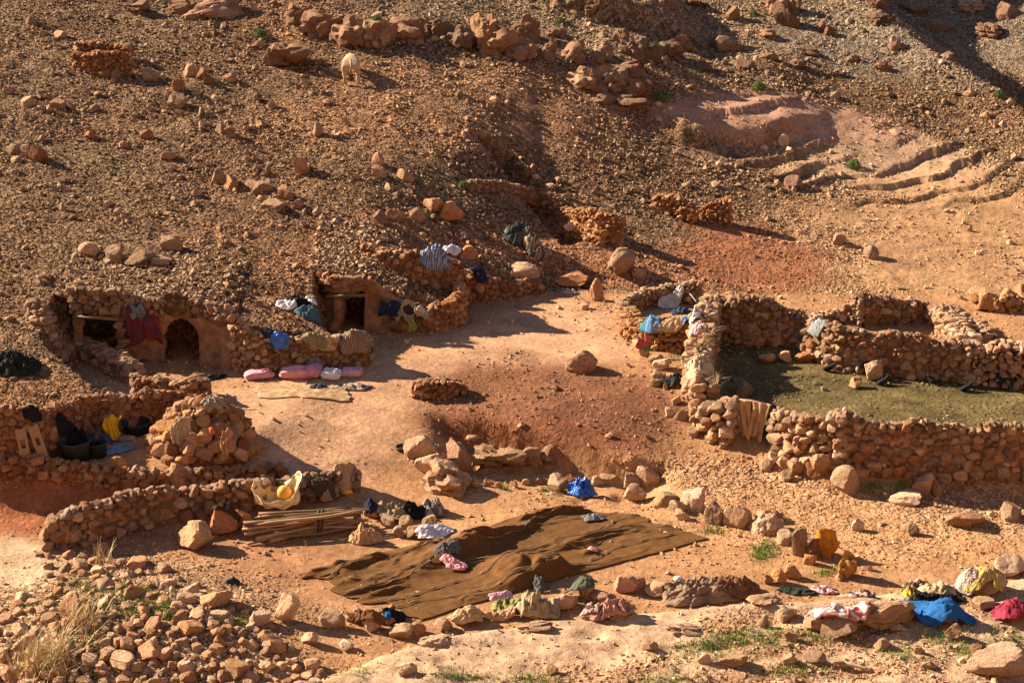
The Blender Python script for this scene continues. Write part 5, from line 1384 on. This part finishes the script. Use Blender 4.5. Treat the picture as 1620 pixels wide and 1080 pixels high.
hung('coat', 'black and navy coat hung over the mud wall', 616, 474, 1.0, .62, .5, DKB, 'coat', 7)
hung('coat', 'tan and black coats hung over the mud wall', 643, 474, .98, .7, .72, mat_cloth((.30, .24, .14), (.035, .033, .03), 'patch', 4), 'coat', 8)
hung('cloth', 'pale sleeve spread at the side of the hung coats', 668, 484, .86, .4, .36, mat_cloth((.38, .31, .24)), 'cloth', 9, tilt=-.4)
hung('cloth', 'lime green scrap dangling below the hung coats', 652, 505, .46, .2, .34, LIME, 'cloth', 11)
hung('cloth', 'brick red cloth hanging on the front of the rag pen', 1017, 527, .55, .42, .42, mat_cloth((.36, .08, .065)), 'cloth', 13, pull=-.25)
hung('bag', 'narrow brown bag hanging on the domed stone pile', 361, 672, .95, .26, .62, mat_cloth((.36, .2, .11)), 'bag', 14, pull=-.22)
hung('net', 'pale tan netting hanging down the domed stone pile', 290, 655, 1.05, .55, .62, mat_cloth((.36, .27, .18)), 'net', 15, tilt=.5, pull=-.15)
hung('cloth', 'bright yellow cloth hung over the clothes pile in shade', 179, 654, .72, .40, .62, YEL, 'cloth', 21, pull=-.1)
hung('cloth', 'pale pink cloth on the small front wall of the far ruin', 906, 352, float(G(910, 378)[2]) + .5, .55, .28, mat_cloth((.50, .33, .34)), 'cloth', 22, pull=-.05)
# burlap gate
def gate():
    a, b = G(1162, 700), G(1214, 714); z = 1.08
    A, Bp = a + (-.15, .25, z), b + (.1, .35, z + .02)
    root = tag(empty('gate', tuple(a)), 'corral gateway hung with two torn tan burlap curtains', 'gate', kind='thing')
    o0 = np.array(root.location)
    mesh_obj('pole', *tube([A - o0, (A + Bp) / 2 - o0 + (0, 0, .03), Bp - o0], [.03, .032, .028], 8), M_WOOD, root).color = (.4, .28, .17, 1)
    for s0, s1, ln, sw, sd in ((.14, .52, .95, .12, 5), (.56, .98, 1.02, -.20, 8)):
        n, m_ = 40, 34; V = []; UV = []
        for j in range(m_):
            t = j / (m_ - 1)
            for i in range(n):
                s = i / (n - 1)
                w = (s1 - s0) * (1 - .35 * t * (1 - t) * 2.2); ss = (s0 + s1) / 2 + (s - .5) * w + sw * t * (.6 + .4 * t)
                P = A + (Bp - A) * ss
                fo = .055 * math.sin(s * 17 + sd + 1.4 * math.sin(t * 3 + s * 3)) * (.3 + .7 * t) + .03 * float(fbm(np.array([s * 6.0]), np.array([t * 2.5 + sd]), 2, sd)[0])
                l = ln * (1 - .16 * abs(math.sin(s * 5 + sd)))
                V.append(P + (0, -.03 + fo - .1 * t * t, .03 - l * t) - o0); UV.append((s, t))
        Fc = [(j * n + i, j * n + i + 1, (j + 1) * n + i + 1, (j + 1) * n + i) for j in range(m_ - 1) for i in range(n - 1) if not (sd == 8 and j == 17 and i in (8, 9))]
        o = mesh_obj('curtain', V, Fc, BURL, root, True, (0, 0, 0), UV)
        md = o.modifiers.new('thick', 'SOLIDIFY'); md.thickness = .012
gate()

# bundle of sticks
def bundle():
    c = G(498, 838); root = tag(empty('stick_bundle', tuple(c)), 'tied bundle of long bare sticks in the near yard', 'firewood')
    rnd = random.Random(4)
    for k in range(30):
        lay = k % 5; off = rnd.uniform(-.28, .28) * (1 - lay * .12)
        L0, L1 = rnd.uniform(.85, 1.55), rnd.uniform(.75, 1.3); fan = rnd.uniform(-.30, .2)
        a = (-L0, -.12 + off + fan * L0 * .9 - .18, .06 + lay * .085 + rnd.uniform(-.02, .03) + (0.03 if fan > 0 else -.02)); b = (L1, .18 + off * .8 - fan * L1 * .4, .10 + lay * .085 + rnd.uniform(-.02, .04))
        r = rnd.uniform(.018, .05); n = 7
        bend = rnd.uniform(-.12, .12)
        P = [tuple(np.array(a) + (np.array(b) - a) * t + (0, bend * math.sin(t * 3.14), .03 * math.sin(t * 9 + k) * .4)) for t in np.linspace(0, 1, n)]
        o = mesh_obj('stick', *tube(P, np.linspace(r, r * .7, n), 7, wob=.12), M_WOOD, root); t = rnd.uniform(.5, 1.4); o.color = (.33 * t, .20 * t, .105 * t, 1)
    for x in (.12, .2):
        P = [(x + .02 * math.sin(3 * t), .02 + .36 * math.cos(t), .22 + .24 * math.sin(t)) for t in np.linspace(0, 2 * math.pi, 25)]
        mesh_obj('binding', *tube(P, .03, 6, wob=.3), M_ROPE, root)
    splat((c[0], c[1], c[2]), 1.2, .4, .4)
bundle()
cloth('cloth', 'dark rag with tan ends lying on the stick bundle', 522, 798, .8, .35, .16, mat_cloth((.07, .045, .03), (.30, .2, .12), 'patch', 4), .1, 104)
def bag():
    c = G(440, 812); c[2] += .22
    root = tag(empty('plastic_bag', tuple(c)), 'open yellow plastic carrier bag standing at the head of the stick bundle', 'bag'); root.scale = (1.25, 1.2, 1.5)
    n, m_ = 60, 22; V = []; UV = []
    for j in range(m_):
        t = j / (m_ - 1)
        for i in range(n):
            a = 2 * math.pi * i / n
            pk = max(0, math.cos(a - .3)) ** 2.2 * .36 + max(0, -math.cos(a + .35)) ** 2.2 * .22 - .05
            zt = .20 + pk
            r = (.30 + .10 * t) * (1 + .3 * float(fbm3(np.array([[math.cos(a) * 2.2, math.sin(a) * 2.2, t * 3.5]]), 3, 5)[0]))
            if t < .15: r *= .55 + 3 * t
            rx = r * (1.25 - .12 * t); ry = r * (.72 - .1 * t)
            V.append((rx * math.cos(a), ry * math.sin(a) + .1 * t * max(0, math.sin(a)), t * zt + .02 * math.sin(a * 7 + t * 5))); UV.append((i / n, t))
    Fc = [(j * n + i, j * n + (i + 1) % n, (j + 1) * n + (i + 1) % n, (j + 1) * n + i) for j in range(m_ - 1) for i in range(n)] + [tuple(range(n))[::-1]]
    o = mesh_obj('bag_skin', V, Fc, M_PLASTIC, root, True, (0, 0, 0), UV); md = o.modifiers.new('thick', 'SOLIDIFY'); md.thickness = .008
    return c
bc = bag()
def gourd(label, c, r, s=(1, 1, 1)):
    me = bmesh.new(); bmesh.ops.create_icosphere(me, subdivisions=3, radius=r)
    V = np.array([v.co[:] for v in me.verts]); Fc = [tuple(v.index for v in f.verts) for f in me.faces]; me.free()
    V = V * (1 + .08 * fbm3(V / r * 1.5, 2, 3))[:, None] * np.array(s)
    tag(mesh_obj('gourd', V, Fc, M_OR, None, True, tuple(c)), label, 'gourd')
M_OR = mat_plain('orange_skin', (.62, .31, .05), .5, .2, 5, .01)
gourd('round orange gourd sitting in the open yellow bag', bc + (.16, .05, .30), .17)
q = SRF(545, 786); gourd('long orange gourd lying on the stick bundle', q + (0, .1, .06), .10, (1.9, 1, .9))

# ------------------------------------------------------------------ animals
def skinned(name, nodes, edges, mat, root_i=0, sub=2):
    """body grown round a skeleton: nodes (x, y, z, rx, ry)"""
    me = bpy.data.meshes.new(name); me.from_pydata([n[:3] for n in nodes], edges, [])
    o = bpy.data.objects.new(name, me); link(o)
    sk = o.modifiers.new('skin', 'SKIN'); sk.use_smooth_shade = True
    for k, n in enumerate(nodes):
        d = me.skin_vertices[0].data[k]; d.radius = (n[3], n[4] if len(n) > 4 else n[3]); d.use_root = (k == root_i)
    ss = o.modifiers.new('sub', 'SUBSURF'); ss.levels = ss.render_levels = sub
    bpy.context.view_layer.update()
    ev = o.evaluated_get(bpy.context.evaluated_depsgraph_get()); m2 = bpy.data.meshes.new_from_object(ev)
    bpy.data.objects.remove(o); bpy.data.meshes.remove(me)
    m2.materials.clear(); m2.materials.append(mat); m2.polygons.foreach_set('use_smooth', [True] * len(m2.polygons))
    m2.name = name
    return m2
def donkey():
    fur = mat_plain('pale_fur', (.40, .28, .17), .9, .2, 5, .01)
    # seen from behind: rump to the camera, head lowered to graze beyond; +y is forward
    N = [(0, 0, .62, .17, .20), (0, .28, .60, .17, .19), (0, .55, .62, .16, .18), (0, .72, .60, .11, .13), (.02, .92, .38, .075, .085), (.03, 1.02, .20, .06, .07), (.03, 1.14, .06, .04, .04),
         (-.13, -.02, .48, .10, .10), (-.15, .05, .32, .06, .07), (-.15, -.02, .17, .035, .04), (-.15, .02, .0, .032, .04),
         (.13, -.02, .48, .10, .10), (.15, .05, .32, .06, .07), (.16, -.02, .17, .035, .04), (.17, .02, .0, .032, .04),
         (-.11, .58, .42, .07, .07), (-.12, .60, .20, .038, .038), (-.12, .60, .0, .03, .034), (.11, .60, .42, .07, .07), (.12, .64, .20, .038, .038), (.12, .64, .0, .03, .034)]
    E = [(0, 1), (1, 2), (2, 3), (3, 4), (4, 5), (5, 6), (0, 7), (7, 8), (8, 9), (9, 10), (0, 11), (11, 12), (12, 13), (13, 14), (2, 15), (15, 16), (16, 17), (2, 18), (18, 19), (19, 20)]
    me = skinned('body', N, E, fur)
    g = G(556, 133); root = tag(empty('donkey', tuple(g)), 'pale donkey grazing on the hillside, seen from behind', 'donkey')
    b = bpy.data.objects.new('body', me); b.parent = root; link(b)
    t = mesh_obj('tail', *tube([(0, -.19, .70), (.01, -.25, .58), (0, -.25, .42), (0, -.23, .28)], [.03, .022, .02, .03], 7), mat_plain('tail_hair', (.30, .2, .12), .9), root)
    for s in (-1, 1): mesh_obj('ear', *tube([(.03 + s * .04, .96, .42), (.03 + s * .08, .92, .52), (.03 + s * .09, .90, .60)], [.02, .03, .006], 6), fur, root)
    root.scale = (1.55, 1.3, 1.32); root.rotation_euler = (0, 0, .06)
donkey()
def goats():
    fur = mat_plain('black_fur', (.012, .011, .011), .8, .3, 8, .01)
    stand = [(0, 0, .30, .075, .085), (.17, 0, .30, .075, .09), (.30, 0, .31, .065, .08), (.38, 0, .40, .04, .045), (.44, 0, .46, .04, .042), (.53, 0, .43, .022, .024),
             (-.03, .05, .2, .045, .045), (-.05, .055, .1, .02, .02), (-.03, .055, 0, .017, .017), (-.03, -.05, .2, .045, .045), (-.05, -.055, .1, .02, .02), (-.03, -.055, 0, .017, .017),
             (.29, .05, .2, .035, .035), (.29, .055, .1, .018, .018), (.29, .055, 0, .016, .016), (.29, -.05, .2, .035, .035), (.29, -.055, .1, .018, .018), (.29, -.055, 0, .016, .016), (-.10, 0, .36, .015, .015)]
    E = [(0, 1), (1, 2), (2, 3), (3, 4), (4, 5), (0, 6), (6, 7), (7, 8), (0, 9), (9, 10), (10, 11), (2, 12), (12, 13), (13, 14), (2, 15), (15, 16), (16, 17), (0, 18)]
    lie = [(0, 0, .10, .10, .09), (.16, 0, .10, .095, .09), (.30, 0, .11, .07, .08), (.37, 0, .20, .04, .04), (.43, 0, .25, .038, .04), (.51, 0, .22, .02, .022), (-.05, .10, .04, .035, .03), (.10, .14, .03, .018, .018), (.32, .08, .04, .022, .022), (.45, .08, .02, .015, .015), (-.11, 0, .12, .015, .015)]
    EL = [(0, 1), (1, 2), (2, 3), (3, 4), (4, 5), (0, 6), (6, 7), (2, 8), (8, 9), (0, 10)]
    ms, ml = skinned('body', stand, E, fur), skinned('body', lie, EL, fur)
    ear = tube([(0, 0, 0), (.02, .05, -.02), (.03, .08, -.05)], [.01, .02, .004], 5)
    em = bpy.data.meshes.new('ear'); em.from_pydata([tuple(v) for v in ear[0]], [], ear[1]); em.materials.append(fur)
    for lab, px, py, st, rz in [('black kid goat standing by the sunny end wall of the corral', 1598, 618, 1, 2.6), ('black kid goat lying at the foot of the sunny corral wall', 1562, 606, 0, .3), ('second black kid goat lying at the sunny corral wall', 1541, 602, 0, 2.9),
                                ('black kid goat lying alone on the sunlit corral floor', 1524, 620, 0, .5), ('black kid goat lying at the edge of the inner wall shadow', 1484, 608, 0, 3.0), ('black kid goat lying on sunlit floor beside the shadow of the side wall', 1306, 588, 0, .2),
                                ('black kid goat close to the foot of the inner corral wall', 1330, 581, 0, 2.8), ('black kid goat in the shadow beside the pale square boulder', 1393, 610, 0, .6), ('black kid goat behind the pale square boulder', 1360, 592, 1, .2), ('black kid goat lying under the shaded inner wall', 1505, 596, 0, 3.3)]:
        g = G(px, py); root = tag(empty('kid_goat', tuple(g)), lab, 'goat', 'kid goats in the corral')
        root.rotation_euler = (0, 0, rz); b = bpy.data.objects.new('body', ms if st else ml); b.parent = root; link(b); root.scale = (.85, 1.0, .9) if st else (.62, 1.0, .95)
        for s in (-1, 1):
            e = bpy.data.objects.new('ear', em); e.parent = root; e.location = (.42, .03 * s, .48 if st else .27); e.scale = (1, s, 1); link(e)
goats()

# ------------------------------------------------------------------ plants
def bush(label, px, py, wpx, name='bush'):
    g = G(px, py); R = wpx * depth_at(g) / FPX / 2; rs = np.random.RandomState(int(px)); root = tag(empty(name, tuple(g)), label, 'bush')
    n = 1500; d = rs.normal(0, 1, (n, 3)); d[:, 2] = np.abs(d[:, 2]) * 1.1; d /= np.linalg.norm(d, axis=1)[:, None]
    lump = 1 + .18 * fbm3(d * 2.5 + px, 3, 3)
    c = d * (R * lump * (1 - .35 * rs.random_sample(n) ** 2))[:, None] * np.array([1, 1, 1.05]); s = R * .10
    t1 = rs.normal(0, 1, (n, 3)); t1 /= np.linalg.norm(t1, axis=1)[:, None]; t2 = np.cross(t1, d); t2 /= np.linalg.norm(t2, axis=1)[:, None] + 1e-6
    V = np.stack([c - t1 * s * .4, c + t2 * s * .45 + d * s * .3, c + t1 * s + d * s * .5, c - t2 * s * .45 + d * s * .3], 1).reshape(-1, 3)
    o = mesh_obj('foliage', V, [(4 * k, 4 * k + 1, 4 * k + 2, 4 * k + 3) for k in range(n)], M_LEAF, root, False); o['kind'] = 'stuff'
    for k in range(5):
        a = rs.uniform(0, 6.28); mesh_obj('stem', *tube([(0, 0, -.03), (R * .3 * math.cos(a), R * .3 * math.sin(a), R * .4), (R * .5 * math.cos(a), R * .5 * math.sin(a), R * .75)], [R * .05, R * .035, R * .02], 5), M_ROPE, root)
bush('round bright green bush below the rock band', 1045, 158, 26)
bush('dark green bush growing among the upper crags', 1040, 84, 26)
bush('yellow green bush on the upper rock band', 595, 40, 26)
bush('blue green bush on the layered rock shelf', 1350, 265, 24)
bush('dark little bush near the top of the left slope', 412, 58, 22)
bush('tiny green bush at the top edge of the left slope', 264, 8, 16)
bush('small green bush on the crest above the middle crags', 887, 36, 16)
bush('small olive bush on the stony ridge', 1192, 24, 14)
bush('low green bush at the shoulder of the stony ridge', 1200, 142, 22)
bush('small green bush beside the left rock crags', 498, 30, 16)
bush('dark green tuft bush above the far ruin wall', 733, 296, 18)
bush('small dark bush on the slope below the ridge shadow', 1580, 152, 18)

def blades(name, label, P, L, wid, mat, seed, cat='grass', kind='stuff', droop=.5, spread=.35):
    rs = np.random.RandomState(seed); n = len(P); a = rs.uniform(0, 6.28, n); ln = rs.uniform(.5, 1.2, n) * L
    dx, dy = np.cos(a), np.sin(a); V = []; px_, py_ = -dy, dx
    lean = rs.uniform(.05, spread, n)
    for t, w in ((0, 1), (.55, .8), (1, .05)):
        off = lean * t + droop * lean * t * t; z = ln * t * (1 - .25 * lean * t)
        for s in (-1, 1): V.append(np.stack([P[:, 0] + dx * off * ln + px_ * s * wid * w, P[:, 1] + dy * off * ln + py_ * s * wid * w, P[:, 2] + z - .01], 1))
    V = np.stack(V, 1).reshape(-1, 3); b = np.arange(n) * 6
    Q = np.concatenate([np.stack([b, b + 1, b + 3, b + 2], 1), np.stack([b + 2, b + 3, b + 5, b + 4], 1)])
    return tag(fast_mesh(name, V, Q, mat, None, False), label, cat, None, kind)
GP = []
rs = np.random.RandomState(77)
for px, py, rx, ry, n in [(150, 930, 50, 16, 260), (210, 940, 60, 18, 320), (250, 965, 40, 16, 200), (180, 965, 60, 14, 200), (120, 1010, 60, 22, 240), (275, 975, 20, 10, 120), (60, 960, 40, 14, 120), (110, 1060, 50, 16, 160),
                          (1215, 868, 26, 14, 200), (1200, 880, 14, 8, 80), (1130, 840, 16, 8, 80), (1380, 770, 24, 8, 120), (1425, 768, 14, 8, 100), (1310, 905, 20, 8, 80), (1160, 1010, 60, 18, 200), (1110, 1030, 60, 18, 200), (1220, 1010, 50, 20, 160), (1350, 985, 20, 10, 80), (1290, 1005, 30, 10, 90),
                          (1490, 1010, 50, 16, 160), (1600, 1015, 24, 12, 120), (1420, 1035, 40, 14, 100), (1050, 800, 12, 8, 60), (720, 1070, 60, 10, 120), (840, 1075, 60, 8, 120), (865, 775, 12, 6, 40), (800, 772, 12, 5, 30), (1060, 1075, 60, 10, 120), (480, 845, 30, 8, 120), (430, 848, 20, 6, 60),
                          (560, 1060, 40, 12, 60), (380, 985, 20, 10, 60), (1260, 1060, 60, 12, 120), (1540, 1030, 40, 12, 100), (1085, 590, 14, 10, 60), (1068, 560, 10, 8, 40)]:
    for _ in range(n):
        a, b = rs.normal(0, .55, 2); g = G(px + a * rx, py + b * ry); GP.append(g)
GP = np.array(GP); k = np.repeat(np.arange(len(GP)), 3); PP = GP[k] + np.concatenate([rs.normal(0, .03, (len(k), 2)), np.zeros((len(k), 1))], 1)
blades('grass', 'short green grass sprouting between stones on the near ground', PP, .09, .006, M_GRASS, 3)
def dry(label, px, py, n, L, sp, r):
    g = G(px, py); rs = np.random.RandomState(int(px)); P = g + np.concatenate([rs.normal(0, r, (n, 2)), np.zeros((n, 1))], 1)
    P[:, 2] = gz(P[:, 0], P[:, 1])
    o = blades('dry_grass', label, P - g, L, .008, M_STRAW, int(px), 'dry grass', 'thing', .6, sp); o.location = tuple(g); return o
dry('large tuft of dry straw grass in the near rubble corner', 70, 1050, 420, .6, .7, .28)
dry('dry grass stalks beside the grassy rubble', 130, 985, 160, .45, .6, .22)
dry('sparse dry stalks standing at the end of the yard wall', 165, 890, 40, .6, .5, .12)
dry('thin dry stalks at the edge of the rubble bank', 225, 930, 14, .4, .7, .08)
q = SRF(1125, 560)
for lab, px, py in (('straw brush stuffed on the corral side wall above the cream rags', 1124, 552), ('straw brush on the corral side wall nearer the gate', 1135, 604)):
    q = SRF(px, py); P = q + np.concatenate([np.random.RandomState(px).normal(0, .14, (140, 2)), np.zeros((140, 1))], 1)
    P[:, 2] = hm(P[:, 0], P[:, 1]) - .03
    o = blades('straw_brush', lab, P - q, .32, .008, M_STRAW, px, 'straw', 'thing', .8, 1.1); o.location = tuple(q)
